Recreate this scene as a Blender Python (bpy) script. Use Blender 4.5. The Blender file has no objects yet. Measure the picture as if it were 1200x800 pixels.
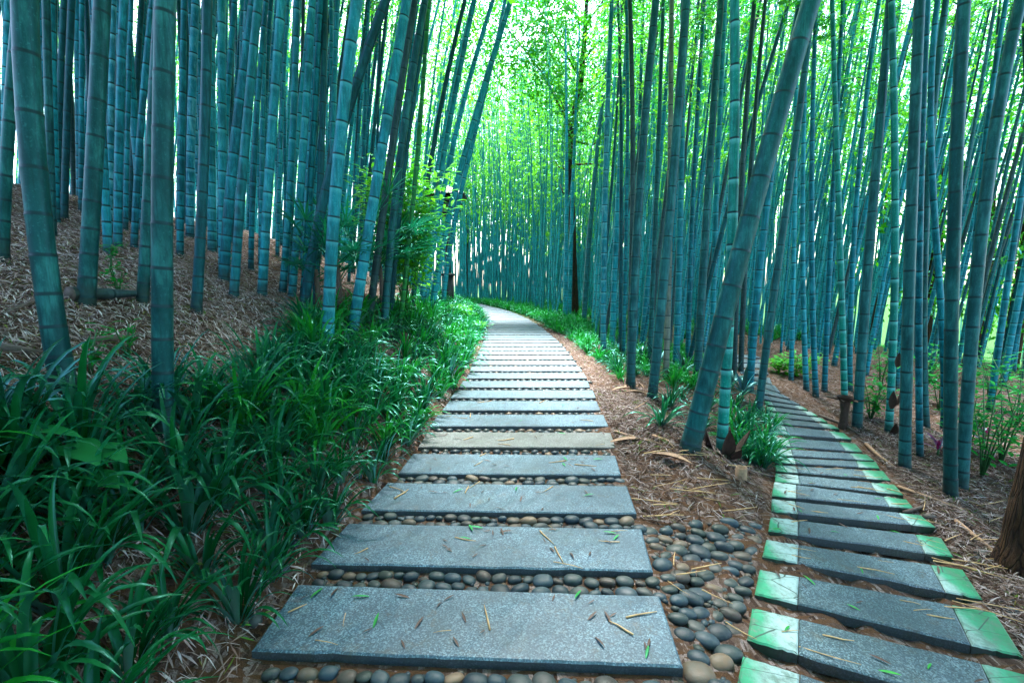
import bpy, math, random
import numpy as np
from mathutils import Vector, Matrix, Euler

random.seed(7)
HAZE = 0
rng = np.random.default_rng(11)
R = math.radians
scene = bpy.context.scene
col = scene.collection

# ------------------------------------------------------------------ camera maths
F = 533.0                      # focal length in pixels of the 1200 px wide photograph
TH = R(7.48)                   # the camera looks down by this much
CH = 1.40                      # eye height
CT, ST = math.cos(TH), math.sin(TH)

def ray(px, py):
    u = (px - 600.0) / F
    v = (py - 400.0) / F
    return np.array([u, CT - v * ST, -ST - v * CT])

def project(p):
    d = np.array([p[0], p[1], p[2] - CH])
    w = d[1] * CT - d[2] * ST
    if w < 0.05:
        return None
    return 600 + F * d[0] / w, 400 + F * (-d[1] * ST - d[2] * CT) / w, w

def flat(px, py, z=0.0):
    d = ray(px, py)
    t = (z - CH) / d[2]
    return d[0] * t, d[1] * t

# ------------------------------------------------------------------ main path outline
LEFT_PX = [(300, 757), (370, 657), (425, 598), (465, 556), (490, 523), (505, 500), (518, 480), (530, 465), (540, 452),
           (547, 440), (557, 420), (566, 400), (571, 386), (572, 376), (566, 366), (548, 357)]
RIGHT_PX = [(803, 779), (765, 668), (747, 603), (730, 556), (720, 523), (713, 500), (704, 480), (697, 465), (692, 452),
            (688, 441), (672, 420), (655, 400), (637, 385), (620, 374), (598, 365), (566, 357)]
Lxy = np.array([flat(*p) for p in LEFT_PX]); Lxy = Lxy[np.argsort(Lxy[:, 1])]
Rxy = np.array([flat(*p) for p in RIGHT_PX]); Rxy = Rxy[np.argsort(Rxy[:, 1])]

def leftX(y):
    x = np.interp(y, Lxy[:, 1], Lxy[:, 0])
    return x - np.maximum(0, y - Lxy[-1, 1]) * 0.9
def rightX(y):
    x = np.interp(y, Rxy[:, 1], Rxy[:, 0])
    return x - np.maximum(0, y - Rxy[-1, 1]) * 0.55

PE = np.array([-50, 0, .12, .35, .8, 1.2, 1.75, 2.6, 3.5, 5.2, 9, 20, 45, 400])
PZ = np.array([-.04, -.04, .02, .24, .58, .83, 1.14, 1.50, 1.85, 2.50, 3.1, 3.6, 3.6, 3.6])

def smooth(a, b, x):
    t = np.clip((x - a) / (b - a), 0, 1)
    return t * t * (3 - 2 * t)

def H(x, y):
    x = np.asarray(x, float); y = np.asarray(y, float)
    eL = leftX(y) - x
    eR = x - rightX(y)
    zl = np.interp(eL, PE, PZ)
    zl = np.where(eL > 0, zl * (1 - .35 * smooth(9, 22, y)), zl)
    d = np.maximum(eR, 0)
    zr = -.26 * (1 - np.exp(-d / 1.4)) - .018 * d - .10 * np.maximum(0, d - 8) * (1 - smooth(40, 80, d))
    zr = np.maximum(zr, -5.0)
    zr = zr * (1 - .5 * smooth(13, 26, y) * (1 - smooth(8, 14, d)))
    mound = .20 * np.exp(-((x - 1.5) / .45) ** 2 - ((y - 3.9) / 1.1) ** 2)
    z = zl + zr + mound
    und = .018 * np.sin(x * 3.1 + 1.3 * y) + .014 * np.sin(y * 4.3 - x * 2.2)
    off = smooth(.1, .6, np.maximum(eL, eR))
    return z + und * off

def Hs(x, y):
    return float(H(x, y))

def ground(px, py, lift=0.0, tmax=80.0):
    d = ray(px, py)
    t, dt = 0.6, 0.02
    prev = t
    while t < tmax:
        x, y, z = d[0] * t, d[1] * t, CH + d[2] * t
        if z <= Hs(x, y) + lift:
            lo, hi = prev, t
            for _ in range(18):
                m = .5 * (lo + hi)
                if CH + d[2] * m <= Hs(d[0] * m, d[1] * m) + lift: hi = m
                else: lo = m
            return np.array([d[0] * hi, d[1] * hi, CH + d[2] * hi])
        prev = t; t += dt; dt = min(dt * 1.02, .25)
    return np.array([d[0] * tmax, d[1] * tmax, Hs(d[0] * tmax, d[1] * tmax)])

# ------------------------------------------------------------------ object helpers
def tag(o, label=None, cat=None, group=None, kind=None):
    if label: o['label'] = label
    if cat: o['category'] = cat
    if group: o['group'] = group
    if kind: o['kind'] = kind
    return o

def empty(name, loc, label=None, cat=None, group=None):
    o = bpy.data.objects.new(name, None); col.objects.link(o)
    o.location = loc; o.empty_display_size = .1
    return tag(o, label, cat, group)

def mesh_from(name, V, Fc, uv=None, mats=(), smooth_sh=True, mat_idx=None):
    me = bpy.data.meshes.new(name)
    V = np.asarray(V, np.float32)
    if isinstance(Fc, np.ndarray):
        n, k = Fc.shape
        me.vertices.add(len(V)); me.vertices.foreach_set('co', V.ravel())
        me.loops.add(n * k); me.loops.foreach_set('vertex_index', Fc.astype(np.int32).ravel())
        me.polygons.add(n)
        me.polygons.foreach_set('loop_start', np.arange(0, n * k, k, dtype=np.int32))
        me.polygons.foreach_set('loop_total', np.full(n, k, np.int32))
    else:
        me.from_pydata([tuple(v) for v in V.tolist()], [], Fc)
    if uv is not None:
        l = me.uv_layers.new(name='UVMap')
        l.data.foreach_set('uv', np.asarray(uv, np.float32).ravel())
    for m in mats: me.materials.append(m)
    me.polygons.foreach_set('use_smooth', np.full(len(me.polygons), smooth_sh, bool))
    if mat_idx is not None:
        me.polygons.foreach_set('material_index', np.asarray(mat_idx, np.int32))
    me.update(calc_edges=True); me.validate()
    return me

def link(name, me, parent=None, loc=(0, 0, 0), rot=(0, 0, 0), scale=(1, 1, 1)):
    o = bpy.data.objects.new(name, me); col.objects.link(o)
    o.location = loc; o.rotation_euler = rot; o.scale = scale
    if parent is not None: o.parent = parent
    return o

class MB:
    """collects pieces for one mesh"""
    def __init__(self): self.V = []; self.Fc = []; self.n = 0
    def add(self, V, Fc):
        V = np.asarray(V, float)
        self.V.append(V); self.Fc += [tuple(int(i) + self.n for i in f) for f in Fc]; self.n += len(V)
    def tube(self, pts, rad, sides=6, cap=True):
        pts = np.asarray(pts, float); n = len(pts)
        rad = np.broadcast_to(rad, (n,))
        V = []; T = np.gradient(pts, axis=0)
        for i in range(n):
            t = T[i] / (np.linalg.norm(T[i]) + 1e-9)
            a = np.cross(t, [0.13, .97, .2] if abs(t[1]) < .9 else [1, 0, 0]); a /= np.linalg.norm(a) + 1e-9
            b = np.cross(t, a)
            for k in range(sides):
                an = 2 * math.pi * k / sides
                V.append(pts[i] + rad[i] * (math.cos(an) * a + math.sin(an) * b))
        Fc = []
        for i in range(n - 1):
            for k in range(sides):
                k2 = (k + 1) % sides
                Fc.append((i * sides + k, i * sides + k2, (i + 1) * sides + k2, (i + 1) * sides + k))
        if cap:
            Fc.append(tuple(range(sides - 1, -1, -1))); Fc.append(tuple((n - 1) * sides + k for k in range(sides)))
        self.add(V, Fc)
    def box(self, c, s, rz=0.0):
        c = np.asarray(c, float); sx, sy, sz = np.asarray(s, float) / 2
        V = np.array([[x, y, z] for z in (-sz, sz) for y in (-sy, sy) for x in (-sx, sx)])
        cr, sr = math.cos(rz), math.sin(rz)
        V = np.c_[V[:, 0] * cr - V[:, 1] * sr, V[:, 0] * sr + V[:, 1] * cr, V[:, 2]] + c
        self.add(V, [(0, 2, 3, 1), (4, 5, 7, 6), (0, 1, 5, 4), (2, 6, 7, 3), (1, 3, 7, 5), (0, 4, 6, 2)])
    def leaf(self, p0, d, length, width, droop=.5, seg=5, fold=.25, up=(0, 0, 1), shape='strap', twist=0.0):
        """an arching blade: 3 vertices across, folded along the midrib"""
        d = np.asarray(d, float); d /= np.linalg.norm(d)
        p = np.asarray(p0, float).copy(); V = []
        step = length / seg
        for i in range(seg + 1):
            t = i / seg
            if shape == 'strap': w = width * (.55 + .45 * min(1, t * 3)) * (1 - t ** 4.0 * .97)
            elif shape == 'lance': w = width * max(.03, math.sin(math.pi * min(.985, .06 + .94 * t)) ** .8)
            else: w = width * max(.03, (math.sin(math.pi * min(.99, (.12 + .88 * t)) ** .62)) ** .9)
            s = np.cross(d, up); s /= np.linalg.norm(s) + 1e-9
            nrm = np.cross(s, d)
            ct, st_ = math.cos(twist * t), math.sin(twist * t)
            s2 = s * ct + nrm * st_
            V += [p - s2 * w / 2 + nrm * w * fold, p, p + s2 * w / 2 + nrm * w * fold]
            p = p + d * step
            d = d + np.array([0, 0, -1.0]) * droop * (0.35 + 1.3 * t) / seg
            d /= np.linalg.norm(d)
        Fc = []
        for i in range(seg):
            a = 3 * i
            Fc += [(a, a + 1, a + 4, a + 3), (a + 1, a + 2, a + 5, a + 4)]
        self.add(V, Fc)
    def mesh(self, name, mat, smooth_sh=True):
        return mesh_from(name, np.concatenate(self.V), self.Fc, None, [mat], smooth_sh)
    def build(self, name, mat, parent=None, loc=(0, 0, 0), rot=(0, 0, 0), smooth_sh=True):
        return link(name, self.mesh(name, mat, smooth_sh), parent, loc, rot)

ORD = ['first', 'second', 'third', 'fourth', 'fifth', 'sixth', 'seventh', 'eighth', 'ninth', 'tenth', 'eleventh', 'twelfth',
       'thirteenth', 'fourteenth', 'fifteenth', 'sixteenth', 'seventeenth', 'eighteenth', 'nineteenth', 'twentieth',
       'twenty-first', 'twenty-second', 'twenty-third', 'twenty-fourth', 'twenty-fifth', 'twenty-sixth', 'twenty-seventh',
       'twenty-eighth', 'twenty-ninth', 'thirtieth', 'thirty-first', 'thirty-second', 'thirty-third', 'thirty-fourth', 'thirty-fifth',
       'thirty-sixth', 'thirty-seventh', 'thirty-eighth', 'thirty-ninth', 'fortieth']

# ------------------------------------------------------------------ materials
class NT:
    def __init__(self, name):
        self.m = bpy.data.materials.new(name); self.m.use_nodes = True
        self.t = self.m.node_tree; self.t.nodes.clear()
        self.out = self.n('ShaderNodeOutputMaterial')
    def n(self, kind, **kw):
        o = self.t.nodes.new(kind)
        for k, v in kw.items(): setattr(o, k, v)
        return o
    def l(self, a, b): self.t.links.new(a, b)
    def val(self, x):
        return x
    def setin(self, sock, x):
        if isinstance(x, (int, float)): sock.default_value = x
        elif isinstance(x, (tuple, list)): sock.default_value = tuple(x) if len(x) == 4 or sock.type == 'VECTOR' else tuple(x) + (1,)
        else: self.l(x, sock)
    def math(self, op, a, b=0.0, c=None, clamp=False):
        o = self.n('ShaderNodeMath', operation=op); o.use_clamp = clamp
        self.setin(o.inputs[0], a); self.setin(o.inputs[1], b)
        if c is not None: self.setin(o.inputs[2], c)
        return o.outputs[0]
    def mix(self, f, a, b):
        o = self.n('ShaderNodeMix', data_type='RGBA')
        self.setin(o.inputs[0], f); self.setin(o.inputs[6], a); self.setin(o.inputs[7], b)
        return o.outputs[2]
    def ramp(self, f, stops, interp='LINEAR'):
        o = self.n('ShaderNodeValToRGB'); o.color_ramp.interpolation = interp
        e = o.color_ramp.elements
        while len(e) < len(stops): e.new(.5)
        for i, (p, c) in enumerate(stops):
            e[i].position = p; e[i].color = tuple(c) + (1,) if len(c) == 3 else c
        self.setin(o.inputs[0], f)
        return o.outputs[0]
    def coord(self, which='Object', scale=(1, 1, 1), rot=(0, 0, 0)):
        mp = self.n('ShaderNodeMapping')
        mp.inputs['Scale'].default_value = scale; mp.inputs['Rotation'].default_value = rot
        src = self.n('ShaderNodeNewGeometry').outputs['Position'] if which == 'Object' else self.n('ShaderNodeTexCoord').outputs[which]
        self.l(src, mp.inputs[0])
        return mp.outputs[0]
    def noise(self, vec, scale, detail=4, rough=.55, dist=0.0):
        o = self.n('ShaderNodeTexNoise'); o.inputs['Scale'].default_value = scale
        o.inputs['Detail'].default_value = detail; o.inputs['Roughness'].default_value = rough
        o.inputs['Distortion'].default_value = dist
        if vec is not None: self.l(vec, o.inputs['Vector'])
        return o.outputs['Fac']
    def voro(self, vec, scale, out='Color', feature='F1', rand=1.0):
        o = self.n('ShaderNodeTexVoronoi', feature=feature); o.inputs['Scale'].default_value = scale
        o.inputs['Randomness'].default_value = rand
        self.l(vec, o.inputs['Vector'])
        return o.outputs[out]
    def bump(self, h, strength=.3, dist=.01):
        o = self.n('ShaderNodeBump'); o.inputs['Strength'].default_value = strength; o.inputs['Distance'].default_value = dist
        self.l(h, o.inputs['Height'])
        return o.outputs[0]
    def princ(self, color, rough=.5, normal=None, spec=.5, **kw):
        o = self.n('ShaderNodeBsdfPrincipled')
        self.setin(o.inputs['Base Color'], color); self.setin(o.inputs['Roughness'], rough)
        o.inputs['Specular IOR Level'].default_value = spec
        if normal is not None: self.l(normal, o.inputs['Normal'])
        if 'tint' in kw: o.inputs['Specular Tint'].default_value = kw['tint']
        return o.outputs[0]
    def done(self, sh):
        self.l(sh, self.out.inputs['Surface']); return self.m
    def island(self):
        return self.n('ShaderNodeNewGeometry').outputs['Random Per Island']
    def objrand(self):
        return self.n('ShaderNodeObjectInfo').outputs['Random']

def culm_material(name, dark, light, wax=(.30, .50, .48), waxamt=.35, line=(.006, .012, .014), rough=.42, island=False, soot=0.0, mottle=.5):
    k = NT(name)
    uv = k.n('ShaderNodeUVMap'); sep = k.n('ShaderNodeSeparateXYZ'); k.l(uv.outputs[0], sep.inputs[0])
    up, dn = sep.outputs[0], sep.outputs[1]
    rnd = k.island() if island else k.objrand()
    vec = k.coord('Object', (1, 1, .30))
    n1 = k.noise(vec, 14, 5, .62)
    n2 = k.noise(k.coord('Object', (1, 1, .5)), 3.0, 3)
    n3 = k.noise(k.coord('Object', (1, 1, 1)), 75, 3, .7)
    base = k.mix(k.math('ADD', k.math('MULTIPLY', rnd, .75), k.math('MULTIPLY', k.math('SUBTRACT', n2, .3), .6), clamp=True), dark, light)
    # pale lichen and bloom patches, scuffs
    fl = k.math('MULTIPLY', k.ramp(n1, [(.48, (0, 0, 0)), (.66, (1, 1, 1))]), mottle)
    base = k.mix(fl, base, wax)
    sp = k.math('MULTIPLY', k.ramp(n3, [(.57, (0, 0, 0)), (.68, (1, 1, 1))]), .45)
    base = k.mix(sp, base, wax)
    dk = k.math('MULTIPLY', k.ramp(k.noise(k.coord('Object', (1, 1, .35)), 7, 6, .7), [(.46, (0, 0, 0)), (.62, (1, 1, 1))]), .7)
    base = k.mix(dk, base, tuple(c * .35 for c in dark))
    if soot > 0:
        z = k.n('ShaderNodeSeparateXYZ'); tc = k.n('ShaderNodeTexCoord'); k.l(tc.outputs['Object'], z.inputs[0])
        mid = k.math('MINIMUM', up, dn)
        a = k.math('ADD', mid, k.math('MULTIPLY', k.math('SUBTRACT', k.noise(k.coord('Object'), 24, 5, .75), .5), .09))
        blot = k.math('MULTIPLY', k.ramp(a, [(.045, (0, 0, 0)), (.075, (1, 1, 1))]), k.ramp(k.math('MULTIPLY', z.outputs[2], .1), [(.03, (0, 0, 0)), (.06, (1, 1, 1)), (.19, (1, 1, 1)), (.23, (0, 0, 0))]))
        face = k.ramp(k.math('ADD', k.math('MULTIPLY', z.outputs[1], -6.0), .5), [(.5, (0, 0, 0)), (.7, (1, 1, 1))])
        base = k.mix(k.math('MULTIPLY', k.math('MULTIPLY', blot, face), soot), base, (.004, .006, .008))
    st_ = k.noise(k.coord('Object', (1, 1, .035)), 60, 4, .7)
    base = k.mix(k.ramp(st_, [(.35, (.6, .6, .6)), (.52, (0, 0, 0))]), base, tuple(c * .45 for c in dark))
    # node: a dark scar, a waxy ring just under it
    w = k.math('MULTIPLY', k.ramp(dn, [(0.0, (1, 1, 1)), (.05, (0, 0, 0))]), waxamt)
    base = k.mix(w, base, wax)
    if not island:
        zz = k.n('ShaderNodeSeparateXYZ'); k.l(k.n('ShaderNodeTexCoord').outputs['Object'], zz.inputs[0])
        ht = k.math('ADD', zz.outputs[2], k.math('MULTIPLY', k.math('SUBTRACT', k.noise(k.coord('Object'), 18, 5, .7), .5), .35))
        base = k.mix(k.ramp(ht, [(.02, (.85, .85, .85)), (.22, (0, 0, 0))]), base, (.020, .022, .016))
    ln = k.ramp(up, [(.009, (1, 1, 1)), (.016, (0, 0, 0))])
    ln2 = k.ramp(dn, [(.003, (1, 1, 1)), (.006, (0, 0, 0))])
    base = k.mix(k.math('MAXIMUM', ln, ln2), base, line)
    bp = k.bump(k.noise(k.coord('Object', (1, 1, .06)), 90, 3), .12, .004)
    return k.done(k.princ(base, k.math('ADD', k.math('MULTIPLY', n1, .3), rough - .1), bp, .42, tint=(.30, .88, 1, 1)))

CULM = {
    'teal':  culm_material('culm_teal', (.001, .060, .092), (.006, .230, .320), (.03, .38, .48), .55),
    'dark':  culm_material('culm_dark', (.001, .024, .036), (.003, .070, .092), (.015, .14, .17), .2),
    'jade':  culm_material('culm_jade', (.002, .160, .135), (.004, .250, .205), (.14, .54, .54), .8, mottle=.2),
    'near':  culm_material('culm_near', (.003, .045, .050), (.006, .088, .092), (.03, .19, .19), .05, mottle=.7),
    'olive': culm_material('culm_olive', (.006, .052, .062), (.014, .110, .122), (.04, .22, .23), .25, mottle=.7),
    'tan':   culm_material('culm_tan', (.14, .14, .11), (.20, .20, .16), (.26, .31, .28), .3),
    'green': culm_material('culm_green', (.012, .140, .008), (.024, .210, .012), (.08, .40, .12), .55, mottle=.15),
    'pale':  culm_material('culm_pale', (.008, .170, .260), (.014, .270, .390), (.18, .54, .66), .8, mottle=.7),
    'brown': culm_material('culm_brown', (.018, .030, .034), (.034, .055, .060), (.07, .12, .13), .2),
    'bright': culm_material('culm_bright', (.003, .150, .205), (.012, .300, .390), (.10, .48, .55), .65, mottle=.3),
    'spot':  culm_material('culm_spotted', (.002, .090, .120), (.005, .150, .190), (.03, .28, .33), .45, soot=.95),
}
M_THICKET = culm_material('culm_far_lit', (.008, .200, .250), (.030, .420, .480), (.12, .52, .56), .3, island=True, mottle=.25)  # far light put into the colour: base paler than the nearer culms

def leaf_material(name, c1, c2, trans=.5, gloss=.06, rough=.35, tboost=1.0, island=True, nsc=.8):
    k = NT(name)
    r = k.island() if island else k.objrand()
    if island: r = k.math('ADD', k.math('MULTIPLY', r, .55), k.math('MULTIPLY', k.math('SUBTRACT', k.noise(k.coord('Object'), nsc, 3, .6), .34), 1.7), clamp=True)
    c = k.mix(r, c1, c2)
    d = k.n('ShaderNodeBsdfDiffuse'); k.l(c, d.inputs[0])
    t = k.n('ShaderNodeBsdfTranslucent')
    hs = k.n('ShaderNodeHueSaturation'); hs.inputs['Value'].default_value = tboost; k.l(c, hs.inputs['Color']); k.l(hs.outputs[0], t.inputs[0])
    m = k.n('ShaderNodeMixShader'); m.inputs[0].default_value = trans
    k.l(d.outputs[0], m.inputs[1]); k.l(t.outputs[0], m.inputs[2])
    g = k.n('ShaderNodeBsdfGlossy'); g.inputs['Roughness'].default_value = rough; g.inputs[0].default_value = (.35, .95, 1, 1)
    m2 = k.n('ShaderNodeMixShader')
    fr = k.n('ShaderNodeFresnel'); fr.inputs[0].default_value = 1.4
    k.l(k.math('MULTIPLY', fr.outputs[0], gloss * 10), m2.inputs[0])
    k.l(m.outputs[0], m2.inputs[1]); k.l(g.outputs[0], m2.inputs[2])
    return k.done(m2.outputs[0])

M_LEAF = leaf_material('bamboo_leaf', (.002, .10, .012), (.035, .33, .006), .55, .02, .4, 1.5)
M_LEAF2 = leaf_material('bamboo_leaf_lime', (.006, .16, .012), (.14, .43, .010), .6, .02, .4, 1.5)
M_STRAP = leaf_material('strap_leaf', (.001, .036, .017), (.004, .120, .022), .25, .075, .30, 1.3)
M_STRAP2 = leaf_material('strap_leaf_bright', (.002, .11, .02), (.014, .22, .012), .35, .035, .30, 1.4)
M_SHRUB = leaf_material('shrub_leaf', (.005, .12, .018), (.02, .24, .018), .45, .02, .35, 1.4)
M_LIME = leaf_material('lime_leaf', (.03, .28, .006), (.14, .44, .008), .55, .03, .4, 1.4)
M_PALM = leaf_material('palm_leaf', (.002, .085, .045), (.006, .16, .055), .35, .02, .35, 1.3)
M_TI = leaf_material('ti_leaf', (.05, .004, .03), (.22, .005, .09), .35, .08, .3, 1.3)
M_DARKLEAF = leaf_material('dark_leaf', (.006, .02, .02), (.015, .05, .045), .1, .10, .3, 1.0)
M_TREELEAF = leaf_material('tree_leaf', (.006, .15, .006), (.07, .32, .008), .55, .03, .4, 1.5)
M_TARO = leaf_material('taro_leaf', (.006, .11, .03), (.012, .17, .04), .3, .04, .35, 1.2)

def simple(name, color, rough=.6, bscale=0, bstr=.2, spec=.4):
    k = NT(name)
    nn = k.noise(k.coord('Object'), bscale or 20, 5, .65)
    c = k.mix(k.ramp(nn, [(.3, (0, 0, 0)), (.7, (1, 1, 1))]), tuple(x * .6 for x in color), tuple(x * 1.25 for x in color))
    return k.done(k.princ(c, rough, k.bump(nn, bstr, .01), spec))
M_BRANCH = simple('branch_wood', (.025, .085, .07), .6)
M_STEM = simple('green_stem', (.02, .10, .03), .6)
M_BLACK = simple('black_iron', (.010, .014, .018), .45, 30, .1)
M_LAMPGLASS = simple('lamp_glass', (.22, .30, .30), .2, 8, .05)
M_SHEATH = simple('culm_sheath_husk', (.045, .026, .019), .75, 40, .5)
M_SHEATHTAN = simple('dry_husk', (.24, .15, .09), .75, 40, .4)
M_LOG = simple('dead_wood', (.085, .065, .055), .8, 30, .5)
M_PAPERBACK = simple('soil_clod', (.07, .04, .025), .9, 30, .6)

def bark_mat():
    k = NT('tree_bark')
    v = k.coord('Object', (1, 1, .13))
    vo = k.n('ShaderNodeTexVoronoi', feature='DISTANCE_TO_EDGE'); vo.inputs['Scale'].default_value = 26
    wv = k.n('ShaderNodeVectorMath', operation='ADD'); nz = k.n('ShaderNodeTexNoise'); nz.inputs['Scale'].default_value = 9
    k.l(v, nz.inputs['Vector'])
    sc = k.n('ShaderNodeVectorMath', operation='SCALE'); sc.inputs['Scale'].default_value = .22; k.l(nz.outputs['Color'], sc.inputs[0])
    k.l(v, wv.inputs[0]); k.l(sc.outputs[0], wv.inputs[1]); k.l(wv.outputs[0], vo.inputs['Vector'])
    e = k.math('MULTIPLY', k.ramp(vo.outputs[0], [(.0, (.1, .1, .1)), (.22, (1, 1, 1))]), k.ramp(k.noise(v, 18, 6, .75), [(.32, (.25, .25, .25)), (.6, (1, 1, 1))]))
    n = k.noise(v, 40, 6, .7)
    c = k.mix(n, (.035, .017, .008), (.13, .065, .028))
    c = k.mix(e, (.010, .006, .005), c)
    h = k.math('ADD', k.math('MULTIPLY', e, .8), k.math('MULTIPLY', n, .4))
    return k.done(k.princ(c, .9, k.bump(h, 1.0, .03), .2))
M_BARK = bark_mat()

def granite(name, a, b, c, moss=.25):
    k = NT(name)
    v = k.coord('Object')
    vc = k.voro(v, 190, 'Color'); sp = k.n('ShaderNodeSeparateColor'); k.l(vc, sp.inputs[0])
    g = k.ramp(sp.outputs[0], [(0.0, a), (.30, a), (.34, b), (.72, b), (.78, c)], 'LINEAR')
    n = k.noise(v, 5, 6, .65)
    n2 = k.noise(v, 90, 4, .7)
    g = k.mix(k.ramp(n2, [(.35, (.55, .55, .55)), (.65, (0, 0, 0))]), g, a)
    g = k.mix(k.math('MULTIPLY', k.ramp(n, [(.42, (0, 0, 0)), (.72, (1, 1, 1))]), .45), g, tuple(x * .45 for x in b))
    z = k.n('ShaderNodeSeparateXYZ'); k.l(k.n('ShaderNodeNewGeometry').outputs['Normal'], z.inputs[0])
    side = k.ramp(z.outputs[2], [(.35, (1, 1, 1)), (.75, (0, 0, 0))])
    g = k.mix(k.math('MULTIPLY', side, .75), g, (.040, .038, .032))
    # damp / mossy stains
    wet = k.ramp(k.noise(v, 1.3, 6, .7), [(.40, (.6, .6, .6)), (.60, (0, 0, 0))])
    g = k.mix(wet, g, tuple(x * .38 for x in b))
    dirt = k.ramp(k.noise(v, 11, 7, .75), [(.55, (0, 0, 0)), (.68, (.6, .6, .6))])
    g = k.mix(dirt, g, (.055, .050, .036))
    ms = k.math('MULTIPLY', k.ramp(k.noise(v, 2.4, 7, .7), [(.54, (0, 0, 0)), (.70, (1, 1, 1))]), moss)
    g = k.mix(ms, g, (.05, .075, .05))
    return k.done(k.princ(g, k.math('ADD', k.math('MULTIPLY', n2, .3), .30), k.bump(k.math('ADD', n2, sp.outputs[1]), .25, .002), .35))
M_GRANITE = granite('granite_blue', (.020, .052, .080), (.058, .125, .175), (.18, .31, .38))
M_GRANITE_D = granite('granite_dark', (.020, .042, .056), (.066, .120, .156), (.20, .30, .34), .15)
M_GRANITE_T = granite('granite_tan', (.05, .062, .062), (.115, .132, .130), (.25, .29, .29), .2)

def endpaint():
    k = NT('painted_end')
    # generated X runs 0 (outer end) to 1 (inner end): the green wash wears away towards the granite
    tc = k.n('ShaderNodeTexCoord'); s = k.n('ShaderNodeSeparateXYZ')
    uvn = k.n('ShaderNodeUVMap'); k.l(uvn.outputs[0], s.inputs[0])
    v = k.coord('Object')
    n = k.noise(v, 7, 5, .7)
    t = k.math('ADD', s.outputs[0], k.math('MULTIPLY', k.math('SUBTRACT', n, .5), .85))
    g = k.ramp(t, [(.05, (.008, .14, .062)), (.38, (.022, .22, .12)), (.66, (.17, .29, .27)), (1, (.23, .34, .34))])
    sc = k.ramp(k.noise(k.coord('Object', (1, 1, 1)), 55, 5, .75), [(.56, (0, 0, 0)), (.68, (1, 1, 1))])
    g = k.mix(k.math('MULTIPLY', sc, .5), g, (.05, .12, .09))
    g = k.mix(k.ramp(k.noise(v, 13, 7, .75), [(.48, (0, 0, 0)), (.66, (.75, .75, .75))]), g, (.055, .10, .075))
    g = k.mix(k.ramp(k.noise(v, 34, 5, .7), [(.58, (0, 0, 0)), (.66, (.7, .7, .7))]), g, (.10, .125, .11))
    vo = k.n('ShaderNodeTexVoronoi', feature='DISTANCE_TO_EDGE'); vo.inputs['Scale'].default_value = 9
    k.l(k.coord('Object', (.25, 1, 1)), vo.inputs['Vector'])
    cr = k.ramp(vo.outputs[0], [(.006, (1, 1, 1)), (.014, (0, 0, 0))])
    g = k.mix(cr, g, (.02, .05, .04))
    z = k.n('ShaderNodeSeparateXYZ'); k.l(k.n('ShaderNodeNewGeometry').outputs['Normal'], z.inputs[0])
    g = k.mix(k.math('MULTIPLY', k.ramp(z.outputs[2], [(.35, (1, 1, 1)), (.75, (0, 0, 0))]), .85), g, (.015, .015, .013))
    return k.done(k.princ(g, .55, k.bump(n, .1, .003), .3))
M_ENDPAINT = endpaint()

def pebble_mat():
    k = NT('river_pebble')
    r = k.math('FRACT', k.math('ADD', k.island(), k.math('MULTIPLY', k.objrand(), 7.31)))
    c = k.ramp(r, [(0, (.006, .014, .022)), (.22, (.010, .026, .038)), (.42, (.020, .044, .060)), (.55, (.014, .024, .020)), (.74, (.028, .040, .042)),
                   (.86, (.030, .022, .018)), (.94, (.065, .050, .035)), (.985, (.15, .10, .06)), (1, (.06, .085, .09))])
    n = k.noise(k.coord('Object'), 30, 5, .7)
    c = k.mix(k.ramp(n, [(.4, (0, 0, 0)), (.75, (.6, .6, .6))]), c, (.055, .075, .07))
    return k.done(k.princ(c, k.math('ADD', k.math('MULTIPLY', n, .4), .34), k.bump(n, .35, .006), .3))
M_PEBBLE = pebble_mat()

def ground_mat():
    k = NT('forest_floor')
    v = k.coord('Object')
    a = k.noise(k.coord('Object', (1, 1, 1)), 1.1, 5)
    wv = k.n('ShaderNodeTexVoronoi'); wv.inputs['Scale'].default_value = 60
    k.l(k.coord('Object', (1, .25, 1), (0, 0, .4)), wv.inputs['Vector'])
    wv2 = k.n('ShaderNodeTexVoronoi'); wv2.inputs['Scale'].default_value = 55
    k.l(k.coord('Object', (.25, 1, 1), (0, 0, -.5)), wv2.inputs['Vector'])
    s1 = k.n('ShaderNodeSeparateColor'); k.l(wv.outputs['Color'], s1.inputs[0])
    s2 = k.n('ShaderNodeSeparateColor'); k.l(wv2.outputs['Color'], s2.inputs[0])
    soil = k.mix(a, (.058, .032, .018), (.130, .068, .034))
    lit = k.ramp(s1.outputs[0], [(0, (.03, .016, .012)), (.5, (.11, .075, .06)), (1, (.27, .225, .215))])
    c = k.mix(k.ramp(s2.outputs[0], [(.35, (0, 0, 0)), (.5, (1, 1, 1))]), soil, lit)
    f = k.noise(v, 160, 3, .7)
    c = k.mix(k.ramp(f, [(.35, (.6, .6, .6)), (.6, (0, 0, 0))]), c, (.035, .018, .010))
    sx = k.n('ShaderNodeSeparateXYZ'); k.l(v, sx.inputs[0])
    far = k.math('MAXIMUM', k.ramp(k.math('MULTIPLY', sx.outputs[1], .01), [(.14, (0, 0, 0)), (.24, (1, 1, 1))]), k.ramp(k.math('MULTIPLY', sx.outputs[0], .01), [(.08, (0, 0, 0)), (.16, (1, 1, 1))]))
    veg = k.mix(k.noise(v, 6, 6, .8), (.008, .045, .010), (.030, .12, .015))
    c = k.mix(far, c, veg)
    h = k.math('ADD', k.math('MULTIPLY', s2.outputs[1], .5), k.math('ADD', f, k.math('MULTIPLY', s1.outputs[1], .5)))
    return k.done(k.princ(c, .9, k.bump(h, .8, .02), .15))
M_GROUND = ground_mat()

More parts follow.
